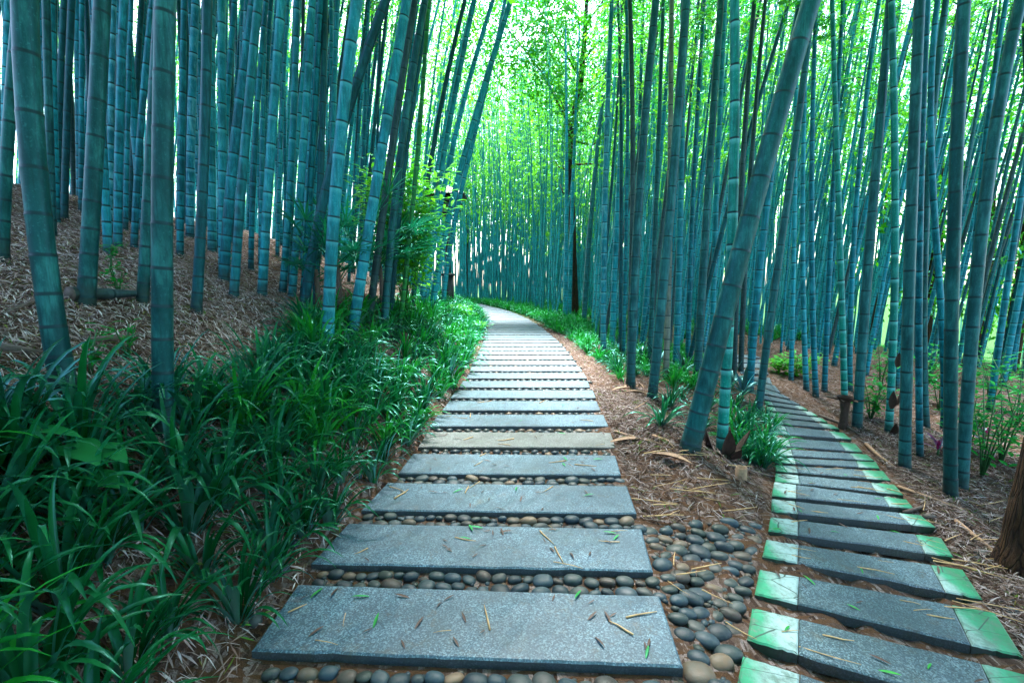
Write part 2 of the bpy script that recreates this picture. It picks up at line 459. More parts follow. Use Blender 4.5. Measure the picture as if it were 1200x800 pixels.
def litter_mat(name, stops):
    k = NT(name)
    c = k.ramp(k.island(), stops)
    d = k.n('ShaderNodeBsdfDiffuse'); k.l(c, d.inputs[0])
    t = k.n('ShaderNodeBsdfTranslucent'); k.l(c, t.inputs[0])
    m = k.n('ShaderNodeMixShader'); m.inputs[0].default_value = .2
    k.l(d.outputs[0], m.inputs[1]); k.l(t.outputs[0], m.inputs[2])
    return k.done(m.outputs[0])
M_LITTER = litter_mat('dry_leaf_litter', [(0, (.04, .022, .017)), (.25, (.13, .085, .068)), (.5, (.27, .20, .18)), (.75, (.42, .36, .355)), (.93, (.58, .55, .55)), (.96, (.20, .16, .05)), (1, (.05, .20, .03))])
M_LITTER2 = litter_mat('dry_leaf_litter_brown', [(0, (.022, .014, .012)), (.3, (.065, .044, .034)), (.6, (.145, .110, .095)), (.85, (.25, .215, .21)), (.95, (.36, .33, .335)), (.965, (.12, .10, .03)), (1, (.03, .15, .02))])
M_TWIG = simple('straw_twig', (.42, .28, .13), .7, 30, .2)
M_DLEAF = simple('dead_leaf_brown', (.055, .028, .020), .6, 30, .1)
M_GLEAF = leaf_material('fallen_green_leaf', (.03, .22, .04), (.06, .34, .05), .3, .05, .4, 1.2, island=False)

# ------------------------------------------------------------------ ground sheet
def axis(*segs):
    out = []
    for a, b, s in segs: out.append(np.arange(a, b, s))
    return np.concatenate(out + [np.array([segs[-1][1]])])
gx = axis((-500, -60, 40), (-60, -14, 2), (-14, -5, .3), (-5, 6, .07), (6, 16, .3), (16, 60, 2), (60, 500, 40))
gy = axis((-40, -4, 4), (-4, .4, .4), (.4, 9, .07), (9, 40, .4), (40, 120, 4), (120, 700, 40))
GX, GY = np.meshgrid(gx, gy)
GZ = H(GX, GY) + .012 * rng.standard_normal(GX.shape) * (np.maximum(leftX(GY) - GX, GX - rightX(GY)) > .05)
V = np.c_[GX.ravel(), GY.ravel(), GZ.ravel()]
nx, ny = len(gx), len(gy)
ii = (np.arange(ny - 1)[:, None] * nx + np.arange(nx - 1)[None, :]).ravel()
Fq = np.c_[ii, ii + 1, ii + nx + 1, ii + nx]
g = link('ground', mesh_from('ground', V, Fq, None, [M_GROUND])); tag(g, kind='structure')

# ------------------------------------------------------------------ step slabs
def slab_mesh(name, corners, thick, mat, uvx=None, seed=0, nx=26):
    """corners: near-left, near-right, far-right, far-left top corners (3-D). A slightly worn, bevelled slab around its own centre."""
    r = np.random.default_rng(seed)
    c = np.array(corners, float); ctr = c.mean(0)
    a, b, cc, d = c - ctr
    ny_ = 4; V = []; 
    bev = .008
    us = np.linspace(0, 1, nx + 1); vs = np.linspace(0, 1, ny_ + 1)
    def P(u, v): return (a * (1 - u) + b * u) * (1 - v) + (d * (1 - u) + cc * u) * v
    jn = r.normal(0, .0012, nx + 1); jf = r.normal(0, .0012, nx + 1)
    chip = (r.random(nx + 1) < .06) * r.uniform(.003, .008, nx + 1)
    ring_top = []
    idx = {}
    # bevelled top grid
    for j, v in enumerate(vs):
        for i, u in enumerate(us):
            p = P(u, v)
            n_dir = (d - a) / (np.linalg.norm(d - a) + 1e-9)
            u_dir = (b - a) / (np.linalg.norm(b - a) + 1e-9)
            if j == 0: p = p + n_dir * (bev + chip[i] + jn[i])
            if j == ny_: p = p - n_dir * (bev + jf[i])
            if i == 0: p = p + u_dir * bev
            if i == nx: p = p - u_dir * bev
            p = p + np.array([0, 0, r.normal(0, .0008)])
            idx[(i, j)] = len(V); V.append(p)
    Fc = []; UV = []
    for j in range(ny_):
        for i in range(nx):
            Fc.append((idx[(i, j)], idx[(i + 1, j)], idx[(i + 1, j + 1)], idx[(i, j + 1)]))
    # perimeter loop
    per = [(i, 0) for i in range(nx)] + [(nx, j) for j in range(ny_)] + [(i, ny_) for i in range(nx, 0, -1)] + [(0, j) for j in range(ny_, 0, -1)]
    n_dir = (d - a) / (np.linalg.norm(d - a) + 1e-9); u_dir = (b - a) / (np.linalg.norm(b - a) + 1e-9)
    up1 = []; bot = []
    for (i, j) in per:
        p = V[idx[(i, j)]].copy()
        if j == 0: p = p - n_dir * bev
        if j == ny_: p = p + n_dir * bev
        if i == 0: p = p - u_dir * bev
        if i == nx: p = p + u_dir * bev
        p = p - np.array([0, 0, bev * .8])
        up1.append(len(V)); V.append(p)
    for q in list(up1):
        p = V[q].copy(); p[2] -= thick; bot.append(len(V)); V.append(p)
    m = len(per)
    for k_ in range(m):
        k2 = (k_ + 1) % m
        Fc.append((idx[per[k_]], up1[k_], up1[k2], idx[per[k2]]))
        Fc.append((up1[k_], bot[k_], bot[k2], up1[k2]))
    V = np.array(V)
    # uv.x : 0..1 along the slab
    L = np.linalg.norm(b - a)
    uvs = []
    for f in Fc:
        for q in f:
            t = np.dot(V[q] - a, u_dir) / L
            uvs.append((t if uvx is None or uvx > 0 else 1 - t, 0))
    # make every face look outward
    Fo = []; 
    cen = V.mean(0)
    me = mesh_from(name, V, Fc, uvs, [mat], False)
    return me, ctr

MAIN = []                       # near edges of main path slabs: (Ynear, depth)
n = 0
Yn = 1.5
while Yn < 31:
    MAIN.append((Yn, .385)); Yn += .56
def slab_corners(y0, dep):
    yl0 = y0 + .075 * max(0, 1 - (y0 - 1.5) / 3); yr0 = y0
    # slabs turn with the path towards its far bend
    turn = float(smooth(13, 32, y0)) * .75
    xl0, xr0 = float(leftX(yl0)), float(rightX(yr0))
    xl1, xr1 = float(leftX(yl0 + dep)), float(rightX(yr0 + dep))
    jl, jr = random.uniform(-.02, .02), random.uniform(-.015, .015)
    z = random.uniform(-.004, .004)
    w = xr0 - xl0
    return [(xl0 + jl, yl0 - turn * w * .5, z), (xr0 + jr, yr0 + turn * w * .5, z), (xr1 + jr, yr0 + dep + turn * w * .5, z), (xl1 + jl, yl0 + dep - turn * w * .5, z)]
main_slabs = []
for i, (y0, dep) in enumerate(MAIN):
    cs = slab_corners(y0, dep)
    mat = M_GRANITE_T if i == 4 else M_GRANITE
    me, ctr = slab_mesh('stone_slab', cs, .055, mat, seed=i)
    o = link('stone_slab', me, None, tuple(ctr))
    if i == 0: lab = 'large speckled blue-grey granite slab nearest the camera on the main path'
    elif i == 4: lab = 'tan weathered granite slab on the main path, between blue-grey ones'
    elif i < 26: lab = 'plain grey granite slab of the main path, %s one counted from the front' % ORD[i]
    else: lab = 'pale stone slab at the far bend of the main path'
    tag(o, lab, 'stone slab', 'stepping slabs of the main path')
    main_slabs.append((cs, ctr))

RP_L = [(858, 826), (875, 748), (884, 695), (893, 651), (900, 621), (904, 598), (904, 580), (908, 563), (909, 551), (908, 541), (907, 532), (906, 521), (904, 507),
        (902, 495), (901, 487), (899, 480), (897, 473), (895, 467), (893, 460), (888, 452), (880, 444), (868, 437), (865, 430), (863, 424), (862, 418)]
RP_R = [(1330, 985), (1262, 862), (1200, 769), (1152, 701), (1118, 652), (1097, 617), (1071, 595), (1059, 579), (1044, 562), (1031, 548), (1025, 539), (1011, 529), (998, 514),
        (984, 502), (970, 494), (959, 487), (947, 480), (938, 474), (926, 467), (915, 460), (905, 450), (901, 438), (897, 431), (894, 425), (892, 419)]
RPc = []
rp_slabs = []
LIFT = .030
for i, (a, b) in enumerate(zip(RP_L, RP_R)):
    A = ground(*a, lift=LIFT); B = ground(*b, lift=LIFT)
    rp_slabs.append((A, B)); RPc.append((A + B) / 2)
RPc = np.array(RPc)
rp_final = []
for i, (A, B) in enumerate(rp_slabs):
    d = B - A; nrm = np.array([-d[1], d[0], 0]); nrm /= np.linalg.norm(nrm)
    j = min(i + 1, len(rp_slabs) - 1); j0 = j - 1
    gap = abs(np.dot((RPc[j] - RPc[j0]), nrm))
    dep = min(max(gap * .66, .13), .40)
    if i + 1 < len(rp_slabs):
        A2 = A + (rp_slabs[i + 1][0] - A) * .66; B2 = B + (rp_slabs[i + 1][1] - B) * .66
    else:
        A2, B2 = A + nrm * dep, B + nrm * dep
    A2[2] = A[2] * .5 + A2[2] * .5; B2[2] = B[2] * .5 + B2[2] * .5
    L = np.linalg.norm(B - A); cap = min(.19, L * .2) if i else .2
    uA = cap / L; uB = 1 - cap / L
    lerp = lambda P, Q, t: P * (1 - t) + Q * t
    root = empty('stone_slab', tuple((A + B + A2 + B2) / 4))
    C0 = (A + B + A2 + B2) / 4
    def part(nm, u0, u1, mat, uvx, seed, dz=0.0):
        e = .0015
        cs = [lerp(A, B, u0 + e), lerp(A, B, u1 - e), lerp(A2, B2, u1 - e), lerp(A2, B2, u0 + e)]
        cs = [c + np.array([0, 0, dz]) for c in cs]
        me, ctr = slab_mesh(nm, cs, .046, mat, uvx, seed, nx=10)
        return link(nm, me, root, tuple(ctr - C0))
    part('granite_block', uA, uB, M_GRANITE_D, None, 100 + i)
    if i < 17:
        part('painted_end', 0, uA, M_ENDPAINT, 1, 200 + i)
        part('painted_end', uB, 1, M_ENDPAINT, -1, 300 + i)
        lab = 'dark granite step of the right path with green-white ends, %s counted from the front' % ORD[i] if i else 'dark granite step with green-white painted ends nearest the camera on the right path'
    else:
        part('plain_end', 0, uA, M_GRANITE, 1, 200 + i); part('plain_end', uB, 1, M_GRANITE, -1, 300 + i)
        lab = 'pale narrow step near the far end of the right path, %s counted from the front' % ORD[i]
    tag(root, lab, 'stone slab', 'stepping slabs of the right path')
    rp_final.append((A, B, A2, B2))

def dist_rp(x, y):
    P = RPc[:, :2]; best = 1e9
    p = np.array([x, y])
    for i in range(len(P) - 1):
        a, b = P[i], P[i + 1]; ab = b - a
        t = np.clip(np.dot(p - a, ab) / (np.dot(ab, ab) + 1e-9), 0, 1)
        best = min(best, np.linalg.norm(p - a - ab * t))
    return best

# ------------------------------------------------------------------ pebbles
def pebble_mesh(seed, sub=3):
    r = np.random.default_rng(seed)
    import bmesh
    bm = bmesh.new(); bmesh.ops.create_icosphere(bm, subdivisions=sub, radius=1)
    V = np.array([v.co[:] for v in bm.verts]); Fc = np.array([[v.index for v in f.verts] for f in bm.faces]); bm.free()
    dirs = r.standard_normal((5, 3)); dirs /= np.linalg.norm(dirs, axis=1)[:, None]
    s = np.ones(len(V))
    for d in dirs: s += r.uniform(-.20, .14) * np.maximum(0, V @ d) ** 2
    e = r.uniform(2.1, 2.7)
    nrm = (np.abs(V) ** e).sum(1) ** (-1 / e)
    V = V * nrm[:, None] * s[:, None] * np.array([1, r.uniform(.62, .85), r.uniform(.42, .58)])
    return V, Fc
PEB = [pebble_mesh(i) for i in range(9)]
PEBLO = [pebble_mesh(i, 1) for i in range(9)]
PEBM = [mesh_from('pebble', V, Fc, None, [M_PEBBLE]) for V, Fc in PEB]
peb_n = 0
def pebble(x, y, z, r, label, group):
    global peb_n
    o = link('river_pebble', PEBM[random.randrange(9)], None, (x, y, z), (random.uniform(-.15, .15), random.uniform(-.15, .15), random.uniform(-.5, .5) + random.choice((0, math.pi))), (r, r * random.uniform(.9, 1.1), r * random.uniform(.9, 1.1)))
    tag(o, label, 'pebble', group); peb_n += 1
loV, loF, lon = [], [], 0
def pebble_stuff(x, y, z, r):
    global lon
    V, Fc = PEBLO[random.randrange(9)]
    a = random.uniform(0, 6.28); c, s = math.cos(a), math.sin(a)
    W = V * r; W = np.c_[W[:, 0] * c - W[:, 1] * s, W[:, 0] * s + W[:, 1] * c, W[:, 2]] + np.array([x, y, z])
    loV.append(W); loF.append(Fc + lon); lon += len(V)
def gap_rows(y0, y1, xl, xr, label, group, indiv, slope=0.0, rows=2, zoff=-.034):
    for q in range(rows):
        yy = y0 + (y1 - y0) * (q + .5) / rows
        x = xl + .03
        while x < xr - .02:
            r = random.uniform(.026, .052) if indiv else random.uniform(.038, .055)
            x += r
            ym = yy + slope * (xr - x) / (xr - xl) + random.uniform(-.012, .012)
            if indiv: pebble(x, ym, zoff + random.uniform(-.006, .008), r, label, group)
            else: pebble_stuff(x, ym, zoff, r)
            if indiv: pebble_stuff(x + r * .5, ym + random.choice((-1, 1)) * r * .8, zoff - .006, random.uniform(.012, .022))
            x += r * random.uniform(.80, .98)
# strip in front of the first slab, then the gaps behind each slab
gap_rows(1.12, 1.475, -.95, .72, 'rounded pebble in the strip before the nearest slab of the main path', 'pebbles before the nearest slab', True, .075, 4)
for i in range(len(MAIN) - 1):
    y0 = MAIN[i][0] + .385 + .012; y1 = MAIN[i + 1][0] - .012
    xl = float(leftX(y0)); xr = float(rightX(y0))
    sl = .075 * max(0, 1 - (y0 - 1.5) / 3)
    if i < 3:
        lab = ['rounded river pebble wedged between the nearest and second slabs of the main path', 'rounded river pebble wedged between the second and third slabs of the main path', 'rounded river pebble wedged between the third and fourth slabs of the main path'][i]
        gap_rows(y0, y1, xl, xr, lab, 'pebbles between %s and %s slab' % (ORD[i], ORD[i + 1]), True, sl)
    elif y0 < 24:
        gap_rows(y0, y1, xl, xr, '', '', False, sl)
# pebble apron between the two paths
pts = []
tries = 0
while tries < 26000:
    tries += 1
    y = random.uniform(1.05, 2.62); x = random.uniform(.66, 2.1)
    lx = float(rightX(y)) + .045
    if x < lx: continue
    # left ends of the right path slabs bound the apron
    ex = np.interp(y, [1.0, 1.35, 1.62, 1.95, 2.3, 2.6], [.62, .80, .92, 1.10, 1.22, 1.30])
    Ls = np.array([s[0][:2] for s in rp_slabs[:8]])
    ex = np.interp(y, Ls[:, 1], Ls[:, 0]) - .05
    top = 2.62 - .55 * max(0, .25 - (x - lx))
    if x > ex or y > top: continue
    r = random.uniform(.038, .060) if tries < 9000 else random.uniform(.018, .036)
    if all((x - a) ** 2 + (y - b) ** 2 > (.74 * (r + c)) ** 2 for a, b, c in pts): pts.append((x, y, r))
for x, y, r in pts:
    if r < .034: pebble_stuff(x, y, Hs(x, y), r)
    else: pebble(x, y, Hs(x, y) + .004 + random.uniform(-.010, .006), r, 'dark rounded cobble in the pebble patch between the two paths', 'cobbles in the fork between the paths')
# pebbles in the gaps of the right path and along both its ends
cnt = 0
for i in range(0, 6):
    A, B, A2, B2 = rp_final[i]; A_, B_ = rp_slabs[i + 1]
    m0, m1 = (A2 + A_) / 2, (B2 + B_) / 2
    L = np.linalg.norm(m1 - m0); t = .02
    while t < 1.0:
        r = random.uniform(.04, .06)
        p = m0 * (1 - t) + m1 * t
        if peb_n < 297 and random.random() < .75:
            pebble(p[0], p[1], p[2] - .062 + random.uniform(-.012, .01), r, 'damp dark pebble in a soil gap between steps of the right path', 'pebbles between the right path steps')
        t += 2.3 * r / L
for i in range(1, 6):
    B = rp_slabs[i][1]
    for q in range(3):
        x, y = B[0] + random.uniform(.08, .35), B[1] + random.uniform(-.1, .25)
        pebble_stuff(x, y, Hs(x, y) + .005, random.uniform(.04, .06))
# a few stray stones by the strap-leaf plants on the left edge
for px, py in [(300, 690), (345, 640), (362, 618), (298, 728), (418, 560), (405, 580), (330, 668), (440, 545)]:
    p = ground(px, py); pebble_stuff(p[0], p[1], p[2] + .012, random.uniform(.035, .05))
o = link('pebble_bed', mesh_from('pebble_bed', np.concatenate(loV), np.concatenate(loF), None, [M_PEBBLE])); tag(o, kind='stuff', label='small river pebbles filling the farther gaps between the slabs', cat='pebbles')

# ------------------------------------------------------------------ leaf litter (stuff)
def strips(P, yaw, pitch, length, width, curl, nrm=None):
    n = len(P)
    d = np.c_[np.cos(yaw) * np.cos(pitch), np.sin(yaw) * np.cos(pitch), np.sin(pitch)]
    s = np.c_[-np.sin(yaw), np.cos(yaw), np.zeros(n)]
    roll = rng.uniform(-.6, .6, n)
    s = s * np.cos(roll)[:, None] + np.array([0, 0, 1.0]) * np.sin(roll)[:, None]
    up = np.array([0, 0, 1.0])
    V = np.empty((n, 6, 3))
    for k_, (t, wf, h) in enumerate([(-.5, .25, 0), (0, 1, 1), (.5, .12, 0)]):
        c = P + d * (t * length)[:, None] + up * (h * curl)[:, None]
        V[:, 2 * k_] = c - s * (width * wf / 2)[:, None]; V[:, 2 * k_ + 1] = c + s * (width * wf / 2)[:, None]
    b = (np.arange(n) * 6)[:, None]
    Fq = np.concatenate([b + np.array([0, 1, 3, 2]), b + np.array([2, 3, 5, 4])])
    return V.reshape(-1, 3), Fq
def litter(name, X, Y, label, zlo=.0, zhi=.035, lmin=.05, lmax=.13, mat=None):
    n = len(X)
    Z = H(X, Y) + rng.uniform(zlo, zhi, n)
    e = .05
    yaw = rng.uniform(0, 6.283, n)
    slope = (H(X + e * np.cos(yaw), Y + e * np.sin(yaw)) - H(X - e * np.cos(yaw), Y - e * np.sin(yaw))) / (2 * e)
    pitch = np.arctan(slope) + rng.normal(0, .16, n)
    V, Fq = strips(np.c_[X, Y, Z], yaw, pitch, rng.uniform(lmin, lmax, n) * .78, rng.uniform(.003, .0095, n), rng.uniform(-.006, .012, n))
    o = link(name, mesh_from(name, V, Fq, None, [mat or M_LITTER], False)); tag(o, label, 'leaf litter', kind='stuff'); return o
N = 320000
X = np.concatenate([rng.uniform(-11, 0, N // 2), -1 - 5.5 * rng.random(N // 2) ** .8]); Y = np.concatenate([rng.uniform(.4, 14, N // 2), rng.uniform(.4, 6.5, N // 2)])
e = leftX(Y) - X
k_ = (e > .02) & (rng.random(len(X)) < np.clip(.35 + e * .6, .35, 1))
litter('leaf_litter', X[k_], Y[k_], 'dry pale bamboo leaf litter covering the left slope')
N = 260000
X = np.concatenate([rng.uniform(.5, 11, N // 2), rng.uniform(.5, 5, N // 2)]); Y = np.concatenate([rng.uniform(.5, 16, N // 2), rng.uniform(.8, 6, N // 2)])
e = X - rightX(Y)
dr = np.full(len(X), 9.0)
for i in range(len(RPc) - 1):
    a, b = RPc[i, :2], RPc[i + 1, :2]; ab = b - a
    t = np.clip(((X - a[0]) * ab[0] + (Y - a[1]) * ab[1]) / (ab @ ab + 1e-9), 0, 1)
    dr = np.minimum(dr, np.hypot(X - a[0] - ab[0] * t, Y - a[1] - ab[1] * t))
bare = np.exp(-((X - 1.35) / .60) ** 4 - ((Y - 2.95) / .75) ** 4)
apron = (Y < 2.6) & (X < 1.45 + (Y - 1.3) * .35)
k_ = (e > .03) & (dr > .52) & (~apron) & (rng.random(len(X)) > .80 * bare)
litter('leaf_litter', X[k_], Y[k_], 'dry brown bamboo leaf litter on the ground right of the main path', lmin=.05, lmax=.15, mat=M_LITTER2)

# ------------------------------------------------------------------ twigs and fallen leaves (individuals)
def twig_mesh(seed):
    r = np.random.default_rng(seed); b = MB(); f_ = [1.0, 1.3, .6, .8][seed]
    L = 1.0; pts = [(-.5, 0, 0), (-.2, r.uniform(-.02, .02), 0), (.15, r.uniform(-.03, .03), 0), (.5, r.uniform(-.04, .04), 0)]
    b.tube(pts, [.030 * f_, .028 * f_, .024 * f_, .012 * f_], 6)
    return b.mesh('fallen_twig', M_TWIG)
TW = [twig_mesh(i) for i in range(4)]
def dleaf_mesh(mat, nm):
    b = MB(); b.leaf((-.5, 0, 0), (1, 0, .18), 1.0, .17, .35, 5, .12, shape='lance'); return b.mesh(nm, mat)
DL = [dleaf_mesh(M_DLEAF, 'fallen_leaf'), dleaf_mesh(M_GLEAF, 'fallen_leaf')]
def on_quad(cs):
    u, v = random.uniform(.04, .96), random.uniform(.05, .95)
    a, b, c, d = [np.array(x, float) for x in cs]
    return (a * (1 - u) + b * u) * (1 - v) + (d * (1 - u) + c * u) * v
def drop_twig(p, L, yaw, label, group, th=1.0):
    tag(link('fallen_twig', random.choice(TW), None, (p[0], p[1], p[2] + .006), (random.uniform(0, 6), random.uniform(-.02, .02), yaw), (L, L * th if L < .14 else .13 * th, L * th if L < .14 else .13 * th)), label, 'twig', group)
def drop_leaf(p, L, yaw, k, label, group):
    tag(link('fallen_leaf', DL[k], None, (p[0], p[1], p[2] + .003), (random.uniform(-.2, .2), 0, yaw), (L, L, L)), label, 'leaf', group)
for i in range(7):
    cs = main_slabs[i][0]
    where = ['the nearest slab', 'the second slab from the front', 'the third slab from the front', 'the fourth slab from the front', 'the tan fifth slab', 'the sixth slab from the front', 'the seventh slab from the front'][i] + ' of the main path'
    for q in range([7, 8, 5, 5, 4, 4, 3][i]):
        drop_twig(on_quad(cs), random.uniform(.07, .17), random.uniform(0, 6.28), 'straw-coloured twig fallen on ' + where, 'twigs on the main path')
    for q in range([20, 18, 14, 12, 8, 6, 5][i]):
        drop_leaf(on_quad(cs), random.uniform(.03, .075), random.uniform(0, 6.28), 0, 'small brown dead leaf lying on ' + where, 'dead leaves on the main path')
    for q in range([5, 5, 3, 3, 1, 1, 1][i]):
        drop_leaf(on_quad(cs), random.uniform(.05, .085), random.uniform(0, 6.28), 1, 'small green fallen leaf lying on ' + where, 'green leaves on the main path')
for i in range(9):
    A, B, A2, B2 = rp_final[i]; cs = [A, B, B2, A2]
    where = 'the %s step from the front of the right path' % ORD[i]
    for q in range(4):
        drop_twig(on_quad(cs), random.uniform(.08, .26), random.uniform(-.9, .3), 'long straw-coloured twig lying on ' + where, 'twigs on the right path', .8)
    for q in range(5):
        drop_leaf(on_quad(cs), random.uniform(.04, .08), random.uniform(0, 6.28), 1 if random.random() < .35 else 0, 'fallen narrow leaf lying on ' + where, 'fallen leaves on the right path')
for px, py, L, yaw in [(810, 672, .16, .2), (840, 700, .14, -.8), (828, 664, .18, .3), (795, 690, .12, -1.0), (868, 740, .13, -.9), (790, 655, .12, 1.2), (720, 545, .0, 0)]:
    if L: drop_twig(ground(px, py, .05), L, yaw, 'straw-coloured twig lying across the cobbles between the two paths', 'twigs on the cobbles', .9)
for i in range(46):
    px, py = (random.uniform(760, 880), random.uniform(520, 640)) if i < 18 else (random.uniform(1060, 1180), random.uniform(590, 780))
    p = ground(px, py, .03)
    if dist_rp(p[0], p[1]) < .45: continue
    drop_twig(p, random.uniform(.12, .34), random.uniform(-.8, .8), 'dry straw stick lying on the litter ' + ('between the two paths' if i < 18 else 'right of the right path'), 'sticks on the right-hand ground', .9)

# ------------------------------------------------------------------ bamboo
def culm_nodes(Hh, r0, seed, kk=1.0):
    r = np.random.default_rng(seed)
    s = [0.0]; i = 0
    while s[-1] < Hh:
        L = (.11 + .23 * min(1, i / 13)) * kk * r.uniform(.92, 1.08)
        s.append(s[-1] + L); i += 1
    return np.array(s)
def culm_arrays(curve, Hh, r0, seed, sides, detail, z0=-.08, kk=1.0, flare=.0):
    """curve(z) -> lateral offset (x,y); returns verts, quads, uv"""
    nd = culm_nodes(Hh, r0, seed, kk)
    zs, rm, seg = [z0], [1.0 + flare], [-1]
    first = nd[1] * .5
    nd = nd - first
    nd = nd[nd > -.01]
    rings = []
    rings.append((z0, 1.0)); 
    for i, s in enumerate(nd):
        if s <= z0 + .03: continue
        if detail == 2: rings += [(s - .030, 1.0), (s - .009, 1.015), (s - .002, 1.04), (s + .002, 1.015), (s + .012, .985), (s + .035, .98)]
        elif detail == 1: rings += [(s - .02, 1.0), (s, 1.05), (s + .015, .98)]
        else: rings += [(s, 1.0)]
    rings.append((Hh + .02, .9))
    z = np.array([q[0] for q in rings]); mul = np.array([q[1] for q in rings])
    t = np.clip(z / Hh, 0, 1)
    rad = r0 * (1 - .72 * t ** 1.35) * mul * (1 + flare * np.exp(-np.maximum(z, 0) / .12))
    cx, cy = curve(z)
    C = np.c_[cx, cy, z]
    T = np.gradient(C, axis=0); T /= np.linalg.norm(T, axis=1)[:, None]
    a = np.cross(np.array([0, 1.0, 0]), T); a /= np.linalg.norm(a, axis=1)[:, None]
    b = np.cross(T, a)
    an = np.arange(sides) * 2 * math.pi / sides
    V = C[:, None, :] + rad[:, None, None] * (np.cos(an)[None, :, None] * a[:, None, :] + np.sin(an)[None, :, None] * b[:, None, :])
    n = len(z)
    i = np.arange(n - 1)[:, None] * sides; k_ = np.arange(sides)[None, :]; k2 = (k_ + 1) % sides
    Fq = np.stack([i + k_, i + k2, i + sides + k2, i + sides + k_], -1).reshape(-1, 4)
    # distance above the node below / under the node above, per face corner
    zm = .5 * (z[:-1] + z[1:])
    lo = np.searchsorted(nd, zm, 'right') - 1
    zl = np.where(lo >= 0, nd[np.clip(lo, 0, None)], z0 - .5)
    zh = np.where(lo + 1 < len(nd), nd[np.clip(lo + 1, 0, len(nd) - 1)], Hh + .5)
    u0, u1 = z[:-1] - zl, z[1:] - zl; d0, d1 = zh - z[:-1], zh - z[1:]
    uv = np.stack([np.c_[u0, d0], np.c_[u0, d0], np.c_[u1, d1], np.c_[u1, d1]], 1)      # n-1,4,2
    uv = np.repeat(uv[:, None], sides, 1).reshape(-1, 2)
    return V.reshape(-1, 3), Fq, np.clip(uv, 0, 1)

def crown_arrays(seed, L=6.0, n_leaf=1900, leaf=.13, wid=.024, spread=1.05, lowfrac=0.0):
    """branches and leaves round a straight axis from z=0 to z=L"""
    r = np.random.default_rng(seed)
    br = MB(); P = []; D = []
    nb = 34
    per = n_leaf // nb
    for q in range(nb):
        t = (q + r.uniform(0, 1)) / nb
        z = L * t
        az = q * 2.4 + r.uniform(-.5, .5)
        ln = spread * (1.0 - .55 * t) * r.uniform(.55, 1.15) * (.55 + .45 * min(1, t * 5))
        d = np.array([math.cos(az), math.sin(az), r.uniform(.25, .7)]); d /= np.linalg.norm(d)
        pts = [np.array([0, 0, z])]; dd = d.copy()
        for k_ in range(5):
            pts.append(pts[-1] + dd * ln / 5); dd = dd + np.array([0, 0, -.26]); dd /= np.linalg.norm(dd)
        br.tube(pts, [.011, .009, .007, .005, .004, .002], 3, False)
        pts = np.array(pts)
        m = int(per * r.uniform(.5, 1.5))
        # leaves hang in little fans of 4 to 6 along the outer part of the branch
        nf = max(1, m // 5)
        for f in range(nf):
            s = r.uniform(.25, 1.0) * 5
            i = min(4, int(s)); p = pts[i] + (pts[i + 1] - pts[i]) * (s - i) + r.normal(0, .10, 3) * (.4 + .5 * s / 5)
            faz = az + r.uniform(-1.5, 1.5)
            for h in range(5):
                a = faz + r.uniform(-.9, .9)
                dl = np.array([math.cos(a), math.sin(a), r.uniform(-1.1, .15)])
                P.append(p + r.normal(0, .02, 3)); D.append(dl / np.linalg.norm(dl))
    P = np.array(P); D = np.array(D); n = len(P)
    ln = leaf * r.uniform(.7, 1.2, n); w = wid * r.uniform(.8, 1.2, n)
    S = np.cross(D, r.standard_normal((n, 3))); S /= np.linalg.norm(S, axis=1)[:, None]
    V = np.empty((n, 4, 3))
    V[:, 0] = P; V[:, 1] = P + D * (ln * .4)[:, None] + S * (w / 2)[:, None]
    V[:, 2] = P + D * ln[:, None]; V[:, 3] = P + D * (ln * .4)[:, None] - S * (w / 2)[:, None]
    return br, V.reshape(-1, 3), np.arange(4 * n).reshape(-1, 4)
CROWNS = []
for i in range(7):
    br, V, Fq = crown_arrays(500 + i, n_leaf=1600, leaf=.115, wid=.021)
    bV = np.concatenate(br.V); bF = np.array(br.Fc)
    CROWNS.append(mesh_from('foliage', np.concatenate([bV, V]), np.concatenate([bF, Fq + len(bV)]), None, [M_BRANCH, M_LEAF if i % 3 else M_LEAF2], False,
                            np.r_[np.zeros(len(bF)), np.ones(len(Fq))]))

def add_crown(root, base, curve, Hh, rs, frac):
    z0 = Hh * frac; L = Hh - z0
    cx, cy = curve(np.array([z0, Hh])); 
    t = Vector((cx[1] - cx[0], cy[1] - cy[0], L)); q = t.to_track_quat('Z', 'Y')
    q = q @ Euler((0, 0, rs.uniform(0, 6.28))).to_quaternion()
    fm = CROWNS[rs.randrange(len(CROWNS))]
    s = t.length / 6.0
    sx = rs.uniform(.8, 1.15)
    link('foliage', fm, root, (cx[0], cy[0], z0), q.to_euler(), (sx, sx, s))

bamboo_xy = []
def bamboo(base, curve, Hh, r0, tint, seed, sides, detail, label, group, frac=.48, crown=True, kk=1.0, flare=.16):
    root = empty('bamboo', tuple(base), label, 'bamboo', group)
    V, Fq, uv = culm_arrays(curve, Hh, r0, seed, sides, detail, kk=kk, flare=flare)
    link('culm', mesh_from('culm', V, Fq, uv, [CULM[tint]]), root)
    if crown: add_crown(root, base, curve, Hh, random.Random(seed), frac)
    bamboo_xy.append((base[0], base[1], r0))
    return root

